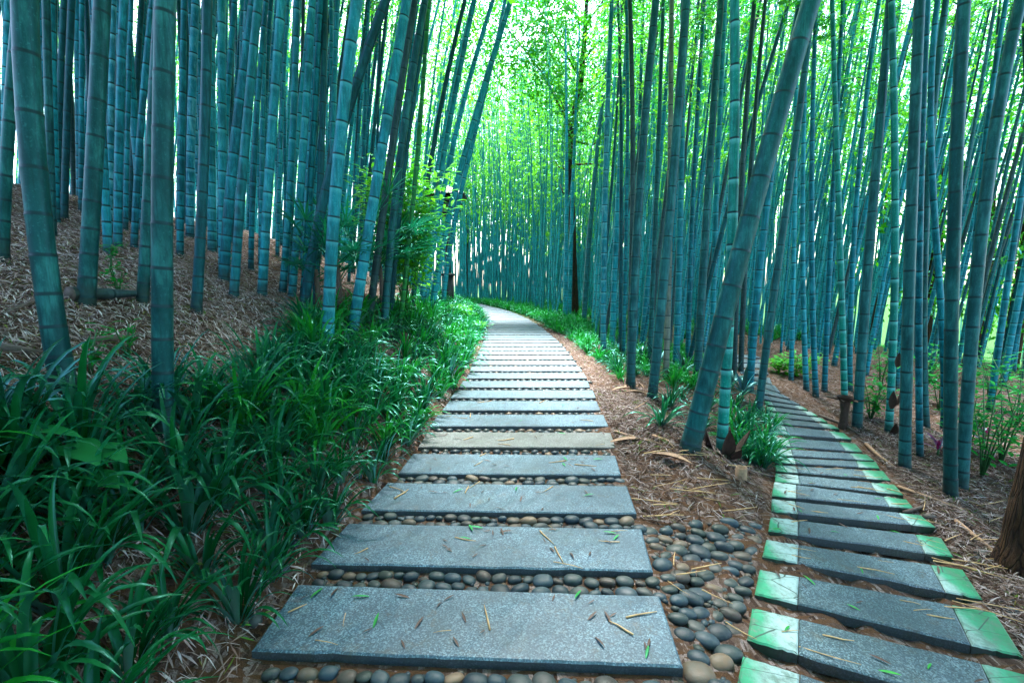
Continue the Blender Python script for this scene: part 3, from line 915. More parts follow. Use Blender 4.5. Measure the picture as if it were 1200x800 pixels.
# hero culms: zone, tint, base pixel, further pixels up the stem (x,y), width in pixels, label
HERO = [
 ('L', 'near', (77, 462), [(51, 300), (36, 150), (29, 0)], 33, 'thickest dark teal bamboo at the far left, its foot among strap-leaf plants'),
 ('L', 'near', (192, 505), [(190, 300), (194, 0)], 26.5, 'thick straight bamboo in front of the left slope, lowest footing of the left-hand bamboos'),
 ('L', 'near', (101, 357), [(105, 300), (112, 150), (120, 0)], 23, 'thick bamboo standing in front of the fallen log on the left slope'),
 ('L', 'near', (3, 306), [(7, 200), (14, 100), (23, 0)], 17, 'bamboo cut by the left edge of the picture, leaning right behind the thickest one'),
 ('L', 'teal', (66, 262), [(63, 130), (60, 0)], 10, None),
 ('L', 'dark', (67, 248), [(70, 120), (75, 0)], 9, None),
 ('L', 'dark', (75, 258), [(79, 130), (84, 0)], 10, None),
 ('L', 'teal', (95, 250), [(96, 0)], 7, None),
 ('L', 'pale', (128, 276), [(130, 130), (133, 0)], 8, 'pale blue-grey slender bamboo with white rings on the left slope'),
 ('L', 'teal', (138, 292), [(140, 150), (145, 0)], 11, None),
 ('L', 'teal', (147, 272), [(150, 130), (154, 0)], 6.5, None),
 ('L', 'dark', (152, 262), [(160, 100), (166, 0)], 8, None),
 ('L', 'teal', (157, 292), [(165, 150), (179, 0)], 9, None),
 ('L', 'near', (167, 356), [(171, 270), (180, 130), (187, 0)], 15, 'bamboo right of the fallen log, half hidden by the thick straight one'),
 ('L', 'dark', (230, 366), [(235, 290), (240, 130), (243, 0)], 13.5, 'blackish bamboo with a flared foot alone on the litter of the left slope'),
 ('L', 'teal', (211, 300), [(213, 150), (216, 0)], 9, None),
 ('L', 'teal', (262, 330), [(273, 180), (286, 90), (297, 0)], 13, None),
 ('L', 'spot', (274, 348), [(282, 240), (291, 120), (303, 0)], 11.5, 'bamboo marked with a column of black blotches on the left slope'),
 ('L', 'bright', (307, 347), [(317, 180), (330, 0)], 11.5, None),
 ('L', 'teal', (294, 318), [(300, 150), (312, 0)], 7, None),
 ('L', 'bright', (331, 344), [(342, 180), (348, 0)], 9, None),
 ('L', 'bright', (342, 349), [(355, 180), (366, 0)], 9.5, None),
 ('L', 'teal', (355, 352), [(366, 180), (376, 0)], 8, None),
 ('L', 'dark', (356, 366), [(372, 270), (392, 180), (418, 100), (452, 0)], 12, 'dark bamboo leaning strongly right behind a lighter upright one, fan leaves at its foot'),
 ('L', 'dark', (369, 360), [(376, 200), (381, 0)], 8, None),
 ('L', 'bright', (384, 418), [(397, 180), (408, 80), (418, 0)], 14.5, 'bright teal bamboo rising from the plants left of the fan palm'),
 ('L', 'bright', (412, 396), [(447, 180), (463, 80), (477, 0)], 13, 'teal bamboo leaning right in front of the fan palm'),
 ('L', 'brown', (432, 382), [(447, 270), (462, 150), (486, 0)], 9, None),
 ('L', 'olive', (450, 390), [(459, 270), (470, 180), (498, 0)], 9.5, None),
 ('L', 'dark', (457, 376), [(464, 270), (476, 180), (503, 0)], 8, None),
 ('L', 'green', (468, 386), [(479, 280), (490, 180), (502, 0)], 6, 'slender yellow-green young bamboo right of the fan palm'),
 ('L', 'bright', (492, 368), [(505, 270), (521, 180), (556, 0)], 7, None),
 ('L', 'bright', (497, 368), [(512, 270), (535, 150), (578, 0)], 6.5, None),
 ('L', 'bright', (505, 372), [(522, 270), (546, 180), (570, 90), (599, 0)], 8, 'bright bamboo bending far right over the path in front of the lamp post'),
 ('L', 'bright', (519, 364), [(533, 260), (553, 170), (580, 60), (592, 0)], 6, 'slender bamboo leaning right just left of the lamp post'),
 ('L', 'dark', (483, 366), [(493, 270), (512, 150), (545, 0)], 6, None),
 # right of the main path
 ('R', 'bright', (662, 379), [(664, 200), (662, 0)], 6, None),
 ('R', 'bright', (667, 375), [(672, 200), (681, 0)], 6, None),
 ('R', 'olive', (684, 385), [(693, 250), (706, 120), (722, 0)], 7, None),
 ('R', 'pale', (707, 417), [(708, 300), (712, 120), (717, 0)], 7, 'pale bamboo with white rings standing at the right edge of the main path'),
 ('R', 'bright', (717, 410), [(723, 250), (732, 100), (737, 0)], 7, None),
 ('R', 'olive', (739, 452), [(744, 350), (750, 200), (769, 0)], 10.5, 'straight bamboo beside the main path with dry husks at its foot'),
 ('R', 'brown', (736, 436), [(740, 300), (742, 180), (738, 0)], 6.5, None),
 ('R', 'bright', (752, 408), [(762, 300), (772, 200), (784, 60), (789, 0)], 7, None),
 ('R', 'teal', (745, 402), [(747, 250), (754, 0)], 6, None),
 ('R', 'olive', (764, 468), [(777, 330), (790, 200), (804, 0)], 11.5, 'olive-grey bamboo leaning slightly right, nearest the main path before the fork'),
 ('R', 'tan', (780, 444), [(784, 380), (782, 320), (786, 180), (787, 0)], 7.5, 'tan dead-looking bamboo with a bent foot between green ones'),
 ('R', 'bright', (792, 434), [(797, 250), (800, 120), (800, 0)], 8, None),
 ('R', 'teal', (806, 424), [(812, 250), (818, 100), (826, 0)], 6.5, None),
 ('R', 'olive', (817, 446), [(824, 330), (832, 180), (845, 0)], 10, None),
 ('R', 'bright', (834, 430), [(837, 300), (843, 150), (850, 0)], 7, None),
 ('R', 'near', (808, 527), [(836, 420), (866, 300), (908, 150), (951, 0)], 23, 'thick dark bamboo slanting strongly right across the fork'),
 ('R', 'jade', (845, 532), [(850, 440), (858, 300), (860, 150), (861, 0)], 13, 'glossy jade bamboo with white rings rising from a dark husk in the fork'),
 ('R', 'olive', (888, 487), [(900, 400), (915, 280), (935, 150), (952, 0)], 9.5, 'bamboo at the left edge of the right path, leaning right'),
 ('R', 'teal', (878, 458), [(886, 360), (896, 260), (916, 120), (938, 0)], 9.5, 'bamboo rising behind the fork plants where the right path bends'),
 ('R', 'brown', (860, 440), [(870, 200), (884, 0)], 7, None),
 ('R', 'brown', (868, 436), [(880, 200), (897, 0)], 6.5, None),
 ('R', 'bright', (927, 445), [(930, 300), (933, 120), (934, 0)], 6, None),
 ('R', 'bright', (945, 457), [(942, 330), (940, 200), (948, 0)], 7, None),
 ('R', 'teal', (956, 464), [(953, 330), (950, 220), (957, 0)], 7.5, None),
 ('R', 'teal', (966, 458), [(971, 380), (974, 250), (988, 0)], 7, None),
 ('R', 'jade', (990, 480), [(988, 400), (983, 250), (979, 120), (975, 0)], 8.5, 'bamboo growing out behind the dark broken stump beside the right path'),
 ('R', 'teal', (996, 458), [(999, 300), (1012, 150), (1030, 0)], 7, None),
 ('R', 'olive', (1004, 502), [(1011, 400), (1022, 250), (1035, 100), (1043, 0)], 12.5, 'thick bamboo just right of the broken stump beside the right path'),
 ('R', 'jade', (1041, 508), [(1046, 400), (1050, 250), (1047, 120), (1045, 0)], 10, 'jade bamboo with a dark pointed husk hanging halfway up its stem'),
 ('R', 'olive', (1060, 550), [(1064, 420), (1067, 250), (1078, 0)], 15, 'thick mottled bamboo near the right path, right of the one with husks'),
 ('R', 'teal', (1078, 537), [(1077, 400), (1078, 250), (1087, 0)], 9, None),
 ('R', 'olive', (1085, 502), [(1087, 250), (1094, 100), (1110, 0)], 10, None),
 ('R', 'teal', (1106, 505), [(1103, 380), (1099, 290), (1090, 140), (1099, 0)], 9.5, 'bamboo with a bowed stem behind the thickest right-hand ones'),
 ('R', 'near', (1114, 583), [(1115, 400), (1118, 250), (1130, 0)], 17.5, 'thickest upright bamboo at the right, standing in litter beside the right path'),
 ('R', 'olive', (1126, 574), [(1135, 450), (1149, 280), (1172, 120), (1196, 0)], 17, 'thick bamboo leaning right toward the right edge of the picture'),
 ('R', 'teal', (1160, 482), [(1175, 370), (1195, 240), (1225, 60)], 9.5, None),
 ('R', 'teal', (1136, 498), [(1140, 350), (1155, 150), (1180, 0)], 8, None),
 ('R', 'dark', (1218, 470), [(1207, 200), (1199, 0)], 9, 'dark bamboo cut by the right edge of the picture'),
]
def fit_curve(base, pix, dy=0.0):
    """lateral offset against height: through the measured points, straight on above them"""
    zs, xs = [0.0], [0.0]
    for px, py in pix:
        d = ray(px, py)
        # the stem stays in a plane at the base's depth (with a slight lean dy)
        t = base[1] / d[1]
        for _ in range(3):
            z = CH + d[2] * t - base[2]
            t = (base[1] + dy * z) / d[1]
        zs.append(CH + d[2] * t - base[2]); xs.append(d[0] * t - base[0])
    deg = 2 if len(pix) > 1 else 1
    if len(pix) > 3: deg = 3
    zs, xs = np.array(zs), np.array(xs)
    A = np.stack([zs ** k for k in range(1, deg + 1)], 1)
    co, *_ = np.linalg.lstsq(A, xs, rcond=None)
    zt = zs[-1]
    f = lambda z: sum(c * z ** (k + 1) for k, c in enumerate(co))
    df = sum(c * (k + 1) * zt ** k for k, c in enumerate(co))
    def curve(z):
        z = np.asarray(z, float); zc = np.minimum(z, zt)
        x = f(zc) + df * np.maximum(z - zt, 0) + np.sign(df) * .004 * np.maximum(z - zt, 0) ** 2
        return x, dy * np.maximum(z, 0) + 0 * z
    return curve
zone_txt = {'L': 'fronting the left slope', 'R': 'fronting the right grove'}
tint_txt = {'near': 'dark teal', 'teal': 'teal', 'dark': 'blackish', 'jade': 'jade', 'olive': 'grey-green', 'tan': 'tan', 'green': 'yellow-green', 'pale': 'pale blue-grey', 'brown': 'brownish', 'spot': 'blotched', 'bright': 'bright turquoise'}
cntz = {}
order = sorted(range(len(HERO)), key=lambda i: HERO[i][2][0])
labels = {}
for i in order:
    z, tint, b, pts_, w, lab = HERO[i]
    if lab is None:
        key = (z, tint); cntz[key] = cntz.get(key, 0) + 1
        lab = 'slim %s bamboo %s, %s such one from the left' % (tint_txt[tint], zone_txt[z], ORD[cntz[key] - 1])
    labels[i] = lab
hero_root = {}
for i, (z, tint, b, pts_, w, lab) in enumerate(HERO):
    base = ground(*b)
    pr = project(base)
    r0 = w * pr[2] / F / 2 * pr[2] / math.hypot(pr[2], base[0])
    r0 = min(max(r0, .018), .095)
    dy = random.uniform(-.03, .05)
    near = pr[2] < 6
    Hh = random.uniform(10.5, 13.5) if r0 > .045 else random.uniform(8.5, 11.5)
    hero_root[i] = bamboo(base, fit_curve(base, pts_, dy), Hh, r0, tint, 1000 + i, 28 if near else 16, 2 if near else 1, labels[i],
                          'bamboos at the front of the left slope' if z == 'L' else 'bamboos at the front of the right side', frac=.56, kk=1.0 if r0 > .045 else .85)
n_hero = len(HERO)

# the rest of the grove: scattered by spacing, nearest ones individual, the far mass as one thicket
cand = []
def ok(x, y, dmin):
    for a, b, c in bamboo_xy:
        if (a - x) ** 2 + (b - y) ** 2 < dmin ** 2: return False
    for q in cand:
        if (q[0] - x) ** 2 + (q[1] - y) ** 2 < dmin ** 2: return False
    return True
rs = random.Random(5)
def scatter(nt, xr, yr, cond, dmin, zone):
    for _ in range(nt):
        x, y = rs.uniform(*xr), rs.uniform(*yr)
        if not cond(x, y): continue
        pj = project((x, y, 0))
        if pj and 652 < pj[0] < 692 and y < 24: continue
        if ok(x, y, dmin): cand.append((x, y, zone))
eLf = lambda x, y: float(leftX(y)) - x
eRf = lambda x, y: x - float(rightX(y))
scatter(1500, (-11, -2), (4.2, 12), lambda x, y: eLf(x, y) > 2.2 and y > 3.0 - .35 * x * .6, .40, 'left')
scatter(1800, (-16, -2), (8, 24), lambda x, y: eLf(x, y) > 1.9, .68, 'left')
scatter(1400, (1, 14), (8.5, 20), lambda x, y: eRf(x, y) > 1.1 and dist_rp(x, y) > .9 and not (5.5 < x < 9 and y < 11), .46, 'right')
scatter(500, (4, 16), (5.2, 14), lambda x, y: dist_rp(x, y) > 1.3 and x > y * .62 , .85, 'right')
scatter(3000, (-8, 16), (17, 36), lambda x, y: eRf(x, y) > 1.2 and dist_rp(x, y) > .9, .42, 'back')
scatter(2200, (-34, 44), (20, 56), lambda x, y: (eRf(x, y) > 1.5 or eLf(x, y) > 1.5) and (x < 9 or rs.random() < .22), .85, 'far')
scatter(5000, (-13, 15), (27, 46), lambda x, y: eRf(x, y) > 1.2 or eLf(x, y) > 1.6, .58, 'wall')
scatter(4000, (-8, 4), (31, 47), lambda x, y: eRf(x, y) > 1.2 or eLf(x, y) > 1.6, .44, 'wall')
scatter(500, (-6.5, -1.6), (-6, .3), lambda x, y: True, .6, 'out')  # unseen culms beside and behind the camera, added densely to darken the foreground
scatter(500, (2.2, 8), (-6, .8), lambda x, y: True, .7, 'out')
scatter(200, (-2, 2.2), (-7, -2.0), lambda x, y: True, .7, 'out')
inside, outside = [], []
for x, y, zn in cand:
    z = Hs(x, y); pr = project((x, y, z + .6)) 
    if pr and -60 < pr[0] < 1260 and zn not in ('out', 'wall'): inside.append((pr[2], x, y, z, zn, pr[0]))
    else: outside.append((99, x, y, z, zn, 0))
inside.sort()
n_ind = 298 - n_hero
indiv, rest = inside[:n_ind], inside[n_ind:] + outside
print('bamboo candidates', len(cand), 'inside', len(inside), 'individual', len(indiv), 'rest', len(rest))
def lean_for(x, y, zn, r):
    if zn == 'left': return r.uniform(.02, .17), r.uniform(-.05, .05), r.uniform(.000, .010)
    if zn == 'right': return r.uniform(-.03, .17), r.uniform(-.05, .05), r.uniform(-.002, .007)
    if x < float(leftX(y)): return r.uniform(.0, .16), r.uniform(-.05, .05), r.uniform(0, .007)
    return r.uniform(-.05, .07), r.uniform(-.05, .05), r.uniform(-.003, .004)
def mk_curve(a, b, c, x=None, y=None):
    arch = 0.0
    if x is not None and y > 9:
        er, el = x - float(rightX(y)), float(leftX(y)) - x
        if 0 < er < 3.0: arch = -.0035 * (3.2 - er)
        elif 0 < el < 3.0: arch = .0030 * (3.2 - el)
    def curve(z):
        z = np.asarray(z, float); q = np.maximum(z, 0); u = np.maximum(z - 4, 0)
        return a * q + c * q * q + arch * u * u * 1.0, b * q
    return curve
zlab = {'left': 'slender teal bamboo in the crowded rows higher up the left slope', 'right': 'slender teal bamboo standing among many behind the front row on the right',
        'back': 'thin pale teal bamboo in the dense stand beyond the bend of the main path', 'far': 'thin pale bamboo in the farthest visible rows of the grove'}
zgrp = {'left': 'crowded bamboos up the left slope', 'right': 'crowded bamboos on the right', 'back': 'dense bamboos beyond the path bend', 'far': 'farthest single bamboos'}
for i, (w, x, y, z, zn, px) in enumerate(indiv):
    r = random.Random(3000 + i)
    a, b, c = lean_for(x, y, zn, r)
    tint = r.choices(['teal', 'dark', 'olive', 'pale', 'brown', 'jade', 'bright'], [8, 2.8, 3.2, 1.8, 1.8, .8, 3] if zn != 'left' else [10, 2.8, 1.4, 1.6, .8, .5, 3])[0]
    r0 = r.uniform(.026, .052)
    bamboo((x, y, z), mk_curve(a, b, c, x, y), r.uniform(10, 13.5), r0, tint, 3000 + i, 10 if w < 12 else 7, 1 if w < 14 else 0, zlab[zn], zgrp[zn], frac=r.uniform(.46, .60), kk=.85)
# thicket
TV, TF, TU, tn = [], [], [], 0
LV, ln_ = [], 0
tmpl = [crown_arrays(900 + i, 6.0, 420, .26, .060, 1.25)[1].reshape(-1, 4, 3) for i in range(6)]
tmpl2 = [crown_arrays(950 + i, 6.0, 520, .145, .030, 1.3)[1].reshape(-1, 4, 3) for i in range(4)]
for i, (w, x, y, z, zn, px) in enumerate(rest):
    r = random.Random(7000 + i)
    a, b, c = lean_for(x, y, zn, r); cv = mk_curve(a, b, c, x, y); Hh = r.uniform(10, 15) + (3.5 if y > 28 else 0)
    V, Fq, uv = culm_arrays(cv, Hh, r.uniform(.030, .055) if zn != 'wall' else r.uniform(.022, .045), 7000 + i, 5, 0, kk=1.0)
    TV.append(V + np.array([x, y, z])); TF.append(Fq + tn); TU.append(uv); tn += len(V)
    if zn == 'wall' and i % 5: continue
    q = (tmpl2 if (w < 40) else tmpl)[r.randrange(4)]
    f = r.uniform(.26, .50) if y > 24 else r.uniform(.40, .56)
    if zn == 'out': f = r.uniform(.22, .4)  # unseen crowns set low to shade the foreground
    sc = Hh * (1 - f) / 6
    an = r.uniform(0, 6.28); ca, sa = math.cos(an), math.sin(an)
    W = q.copy(); W[..., 2] *= sc; W[..., 2] += Hh * f
    xx = W[..., 0] * ca - W[..., 1] * sa; yy = W[..., 0] * sa + W[..., 1] * ca
    ox, oy = cv(W[..., 2]); W[..., 0] = xx + ox + x; W[..., 1] = yy + oy + y; W[..., 2] += z
    LV.append(W.reshape(-1, 3))
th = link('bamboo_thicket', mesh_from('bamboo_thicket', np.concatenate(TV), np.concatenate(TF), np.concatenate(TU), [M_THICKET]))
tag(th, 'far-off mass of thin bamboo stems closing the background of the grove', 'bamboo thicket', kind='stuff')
LV = np.concatenate(LV)
lo = link('thicket_foliage', mesh_from('thicket_foliage', LV, np.arange(len(LV)).reshape(-1, 4), None, [M_LEAF2], False), th)
tag(lo, kind='stuff')
print('thicket leaves', len(LV) // 4)

# ------------------------------------------------------------------ strap-leaf plants
def clump_mesh(seed, mat, nl=26, L=.46, w=.026):
    r = np.random.default_rng(seed); b = MB()
    for i in range(nl):
        az = i * 2.4 + r.uniform(-.4, .4); el = r.uniform(.75, 1.35) if i > nl // 3 else r.uniform(1.1, 1.5)
        d = (math.cos(az) * math.cos(el), math.sin(az) * math.cos(el), math.sin(el))
        o = np.array([math.cos(az), math.sin(az), 0]) * r.uniform(.005, .05)
        b.leaf(o, d, L * r.uniform(.65, 1.15), w * r.uniform(.75, 1.15), r.uniform(1.5, 3.3), 9, .16, twist=r.uniform(-.5, .5))
    return b.mesh('leaves', mat)
CL = [clump_mesh(40 + i, M_STRAP if i < 7 else M_STRAP2, 32 + i % 3 * 4) for i in range(10)]
plant_xy = []
def clump(x, y, s, k, label, group):
    z = Hs(x, y) - .01
    o = link('strap_leaf_plant', CL[k], None, (x, y, z), (random.uniform(-.12, .12), random.uniform(-.12, .12), random.uniform(0, 6.28)), (s, s, s * random.uniform(.9, 1.1)))
    tag(o, label, 'plant', group); plant_xy.append((x, y))
def free(x, y, d): return all((a - x) ** 2 + (b - y) ** 2 > d * d for a, b in plant_xy)
n_cl = 0
# near part of the left bank
for _ in range(6000):
    y = random.uniform(.75, 4.6); x = random.uniform(-3.6, -.7)
    e = eLf(x, y)
    hi = np.interp(y, [.7, 1.6, 2.3, 3.2, 4.6], [1.6, 1.2, 1.0, 1.0, 1.4])
    if e < (.12 if y < 2.2 else .08) or e > hi: continue
    if e > hi - .35 and random.random() < .5: continue
    if not free(x, y, .165): continue
    s = random.uniform(.85, 1.2) * (1.0 if e > .3 else .78)
    front = y < 2.2
    k = random.randrange(0, 7) if random.random() < (.96 if y < 2.4 else .8) else random.randrange(7, 10)  # corner shade put into leaf colour: mostly darker clumps near the camera
    clump(x, y, s, k, 'dark strap-leaf clump at the lower left of the bank, nearest the camera' if front else 'glossy strap-leaf clump on the left bank beside the front slabs',
          'strap-leaf plants nearest the camera' if front else 'strap-leaf plants on the left bank')
    n_cl += 1
n1 = n_cl
for _ in range(5000):
    y = random.uniform(4.4, 15); x = random.uniform(-4, 1.2)
    e = eLf(x, y)
    if e < .08 or e > 1.35 or not free(x, y, .25): continue
    if n_cl > 232: break
    clump(x, y, random.uniform(.85, 1.2), random.choice((0, 2, 4, 5, 7, 8, 9, 7, 8, 9)), 'green strap-leaf clump in the far half of the left bank', 'strap-leaf plants farther along the left bank'); n_cl += 1
# fork plants
for px, py in [(785, 478), (800, 470), (775, 500), (822, 505), (830, 480), (855, 500), (868, 512), (880, 530), (892, 548), (895, 520), (878, 500), (900, 540), (862, 480), (745, 440), (726, 445), (790, 455), (850, 462), (820, 460), (884, 545), (870, 540), (858, 525), (905, 505), (897, 495)]:
    p = ground(px, py); clump(p[0], p[1], random.uniform(.6, .9), random.randrange(0, 10), 'strap-leaf clump in the fork between the two paths', 'strap-leaf plants in the fork'); n_cl += 1
for _ in range(3000):
    y = random.uniform(7.2, 16); x = float(rightX(y)) + random.uniform(.42, 1.5)
    if n_cl > 296: break
    if not free(x, y, .28): continue
    clump(x, y, random.uniform(.6, .9), random.randrange(3, 10), 'strap-leaf clump in the verge along the right edge of the main path', 'strap-leaf plants of the right verge'); n_cl += 1
# farther verge plants: one mass
VV, VF, vn = [], [], 0
protoV = [np.array([v.co[:] for v in m.vertices]) for m in CL]
protoF = [np.array([p.vertices[:] for p in m.polygons]) for m in CL]
def stuff_clump(x, y, s):
    global vn
    k = random.randrange(10); a = random.uniform(0, 6.28); c, sn = math.cos(a), math.sin(a)
    V = protoV[k] * s; V = np.c_[V[:, 0] * c - V[:, 1] * sn, V[:, 0] * sn + V[:, 1] * c, V[:, 2]] + np.array([x, y, Hs(x, y)])
    VV.append(V); VF.append(protoF[k] + vn); vn += len(V)
for _ in range(480):
    y = random.uniform(13, 36)
    x = float(rightX(y)) + random.uniform(.35, 1.9)
    stuff_clump(x, y, random.uniform(.8, 1.25))
for _ in range(160):
    y = random.uniform(13, 24); x = float(leftX(y)) - random.uniform(.15, 1.5)
    stuff_clump(x, y, random.uniform(.5, .75))
for _ in range(90):
    y = random.uniform(7, 13); x = float(rightX(y)) + random.uniform(.5, 3.2)
    if dist_rp(x, y) > .8: stuff_clump(x, y, random.uniform(.6, .9))
for _ in range(520):
    y = random.uniform(14, 40); x = float(rightX(y)) + random.uniform(1.6, 9)
    if dist_rp(x, y) > .9: stuff_clump(x, y, random.uniform(.8, 1.3))
o = link('verge_plants', mesh_from('verge_plants', np.concatenate(VV), np.concatenate(VF), None, [M_STRAP2])); tag(o, 'low green strap-leaf ground cover along the far path edges', 'ground cover', kind='stuff')
print('clumps', n_cl, n1)

# ------------------------------------------------------------------ other plants
def leafy_shrub(name, p, rad, hgt, n, mat, label, cat, group=None, leaf=.09, wid=.04, stems=6, lo=.15):
    root = empty(name, tuple(p), label, cat, group)
    b = MB(); lf = MB()
    for i in range(stems):
        az = random.uniform(0, 6.28); rr = rad * random.uniform(.2, .8); hh = hgt * random.uniform(.6, 1.0)
        pts_ = [np.array([0, 0, -.02]), np.array([rr * .35 * math.cos(az), rr * .35 * math.sin(az), hh * .5]), np.array([rr * math.cos(az), rr * math.sin(az), hh])]
        b.tube(pts_, [.008, .006, .003], 5)
        m = n // stems
        for q in range(m):
            t = random.uniform(lo, 1.0)
            c = pts_[0] * (1 - t) ** 2 + 2 * pts_[1] * t * (1 - t) + pts_[2] * t * t
            c = c + np.array([random.gauss(0, rad * .22), random.gauss(0, rad * .22), random.gauss(0, hgt * .07)])
            c[2] = max(c[2], .03)
            a = random.uniform(0, 6.28)
            lf.leaf(c, (math.cos(a), math.sin(a), random.uniform(-.3, .6)), leaf * random.uniform(.6, 1.2), wid * random.uniform(.7, 1.2), random.uniform(.2, 1.2), 3, .15, shape='lance')
    b.build('stems', M_STEM, root); lf.build('leaves', mat, root)
    return root
leafy_shrub('leafy_shrub', ground(474, 374), .85, 2.6, 3600, M_LIME, 'tall bright lime-green bush among leaning bamboos left of the lamp post', 'shrub', None, .17, .06, 13, .40)
leafy_shrub('leafy_shrub', ground(534, 374), .5, .34, 700, M_LIME, 'small yellow-green bush at the path edge below the lamp post', 'shrub', None, .14, .05, 10)
leafy_shrub('leafy_shrub', ground(553, 388), .45, .26, 450, M_LIME, 'low yellow-green tuft where the main path bends', 'shrub', None, .10, .04, 7)
leafy_shrub('leafy_shrub', ground(932, 441), .55, .45, 420, M_LIME, 'low bright green bush beyond the bend of the right path', 'shrub', None, .10, .05, 8)
leafy_shrub('leafy_shrub', ground(912, 436), .35, .35, 200, M_LIME, 'small bright green tuft at the far bend of the right path', 'shrub', None, .10, .05, 6)
und = [(1150, 560, .38, .95, 'bushy broad-leaved sapling left of the brown tree trunk'), (1132, 530, .30, .7, 'leafy sapling just behind the thickest upright bamboo on the right'),
       (1172, 545, .32, .85, 'dark leafy sapling touching the brown tree trunk'), (1190, 500, .45, 1.0, 'broad-leaved bush at the right edge behind the brown trunk'),
       (1020, 492, .22, .55, 'small sapling between the stump and the husked jade bamboo'), (1100, 480, .32, .8, 'leafy bush behind the bowed bamboo on the right'),
       (1080, 470, .35, 1.0, 'tall loose bush in the gap behind the mottled bamboo'), (1160, 478, .5, 1.1, 'bush in the bright background right of the leaning bamboo'),
       (1030, 465, .3, .9, 'thin sapling in the background between two jade bamboos')]
for px, py, r_, h_, lab in und:
    leafy_shrub('sapling', ground(px, py), r_, h_, 130, M_SHRUB, lab, 'sapling', 'saplings under the right-hand bamboos', .10, .042, 6, .3)
for px, py, lab in [(105, 440, 'seedling with small teal leaves behind the thickest left bamboo'), (270, 322, 'small leafy seedling by the crowded bamboos on the left slope'), (140, 352, 'seedling sprouting at the fallen log'),
                    (150, 420, 'leafy seedling on the litter above the strap-leaf plants'), (130, 320, 'seedling left of the half-hidden bamboo')]:
    leafy_shrub('seedling', ground(px, py), .10, .26, 30, M_SHRUB, lab, 'seedling', 'seedlings on the left slope', .07, .03, 3, .4)

# magenta ti plant and dark-leaved plants
def rosette(name, p, n, L, w, mat, label, cat, group=None, stem=.12):
    root = empty(name, tuple(p), label, cat, group)
    b = MB(); b.tube([(0, 0, -.03), (.01, 0, stem)], [.012, .009], 6); b.build('stem', M_STEM, root)
    lf = MB()
    for i in range(n):
        az = i * 2.4; el = random.uniform(.3, 1.3)
        lf.leaf((0, 0, stem * random.uniform(.5, 1)), (math.cos(az) * math.cos(el), math.sin(az) * math.cos(el), math.sin(el)), L * random.uniform(.7, 1.1), w, random.uniform(.4, 1.6), 6, .15, shape='lance')
    lf.build('leaves', mat, root)
rosette('ti_plant', ground(1098, 535), 9, .21, .04, M_TI, 'magenta-leaved ti plant between the thick bamboos on the right', 'plant')
rosette('ti_plant', ground(1152, 525), 6, .22, .045, M_TI, 'small pink-leaved ti plant among the green saplings on the right', 'plant')
for px, py in [(772, 432), (727, 420), (800, 442), (752, 425), (870, 470), (858, 455)]:
    rosette('dark_leaf_plant', ground(px, py), 14, .42, .06, M_DARKLEAF, 'dark purplish-leaved plant at the feet of the bamboos between the paths', 'plant', 'dark-leaved plants between the paths')

# taro-like plant at the left
root = empty('broad_leaf_plant', tuple(ground(70, 560)), 'broad-leaved plant with large pale green leaves among the strap-leaf plants at the left edge', 'plant')
Bp = np.array(root.location)
for px, py, L, w, yaw in [(48, 503, .20, .09, .1), (82, 524, .24, .15, -.5), (118, 527, .20, .12, -.4), (60, 545, .20, .13, 2.9), (106, 562, .22, .15, .0)]:
    g0 = ground(px, py); dpt = np.linalg.norm(Bp - np.array([0, 0, CH])) * .93
    d = ray(px, py); q = np.array([0, 0, CH]) + d / np.linalg.norm(d) * dpt - Bp
    b = MB(); b.tube([(0, 0, 0), q * .55 + np.array([0, 0, .04]), q], [.007, .006, .004], 6); st_ = b.build('leaf_stalk', M_STEM, root)
    b = MB(); b.leaf(q - np.array([math.cos(yaw), math.sin(yaw), 0]) * .05, (math.cos(yaw), math.sin(yaw) * .8, -.05), L, w, .5, 8, .10, shape='heart'); b.build('leaf_blade', M_TARO, st_)

# fan palms
def fan_palm(p, n, L, hgt, label):
    root = empty('fan_palm', tuple(p), label, 'palm', 'fan palms on the left slope')
    st_ = MB(); st_.tube([(0, 0, -.05), (.02, 0, hgt * .35), (0, .02, hgt * .6)], [.035, .03, .025], 8); st_.build('trunk', M_LOG, root)
    for i in range(n):
        az = i * 2.4 + random.uniform(-.3, .3); el = random.uniform(.05, 1.0)
        d = np.array([math.cos(az) * math.cos(el), math.sin(az) * math.cos(el), math.sin(el)])
        p0 = np.array([0, 0, hgt * random.uniform(.35, .6)]); p1 = p0 + d * hgt * random.uniform(.25, .5)
        fr = MB(); fr.tube([p0, p1], [.007, .004], 4)
        side = np.cross(d, [0, 0, 1.0]); side /= np.linalg.norm(side) + 1e-9; upv = np.cross(side, d)
        for q in range(13):
            a = (q - 6) / 6 * 1.9
            dd = d * math.cos(a) + side * math.sin(a) + upv * random.uniform(-.05, .15)
            fr.leaf(p1, dd, L * random.uniform(.85, 1.1) * (1 - .12 * abs(a)), .026, random.uniform(.3, 1.0), 4, .2, shape='lance')
        fr.build('frond', M_PALM, root)
fan_palm(ground(425, 376), 20, .42, 1.75, 'dark fan palm filling the gap between leaning bamboos left of the path')
fan_palm(ground(398, 384), 12, .36, 1.3, 'smaller fan palm behind the bright teal bamboo')
fan_palm(ground(372, 372), 7, .28, .9, 'little fan palm at the foot of the strongly leaning dark bamboo')
fan_palm(ground(447, 374), 14, .40, 1.5, 'fan palm at the right of its cluster, beside the yellow-green bamboo')

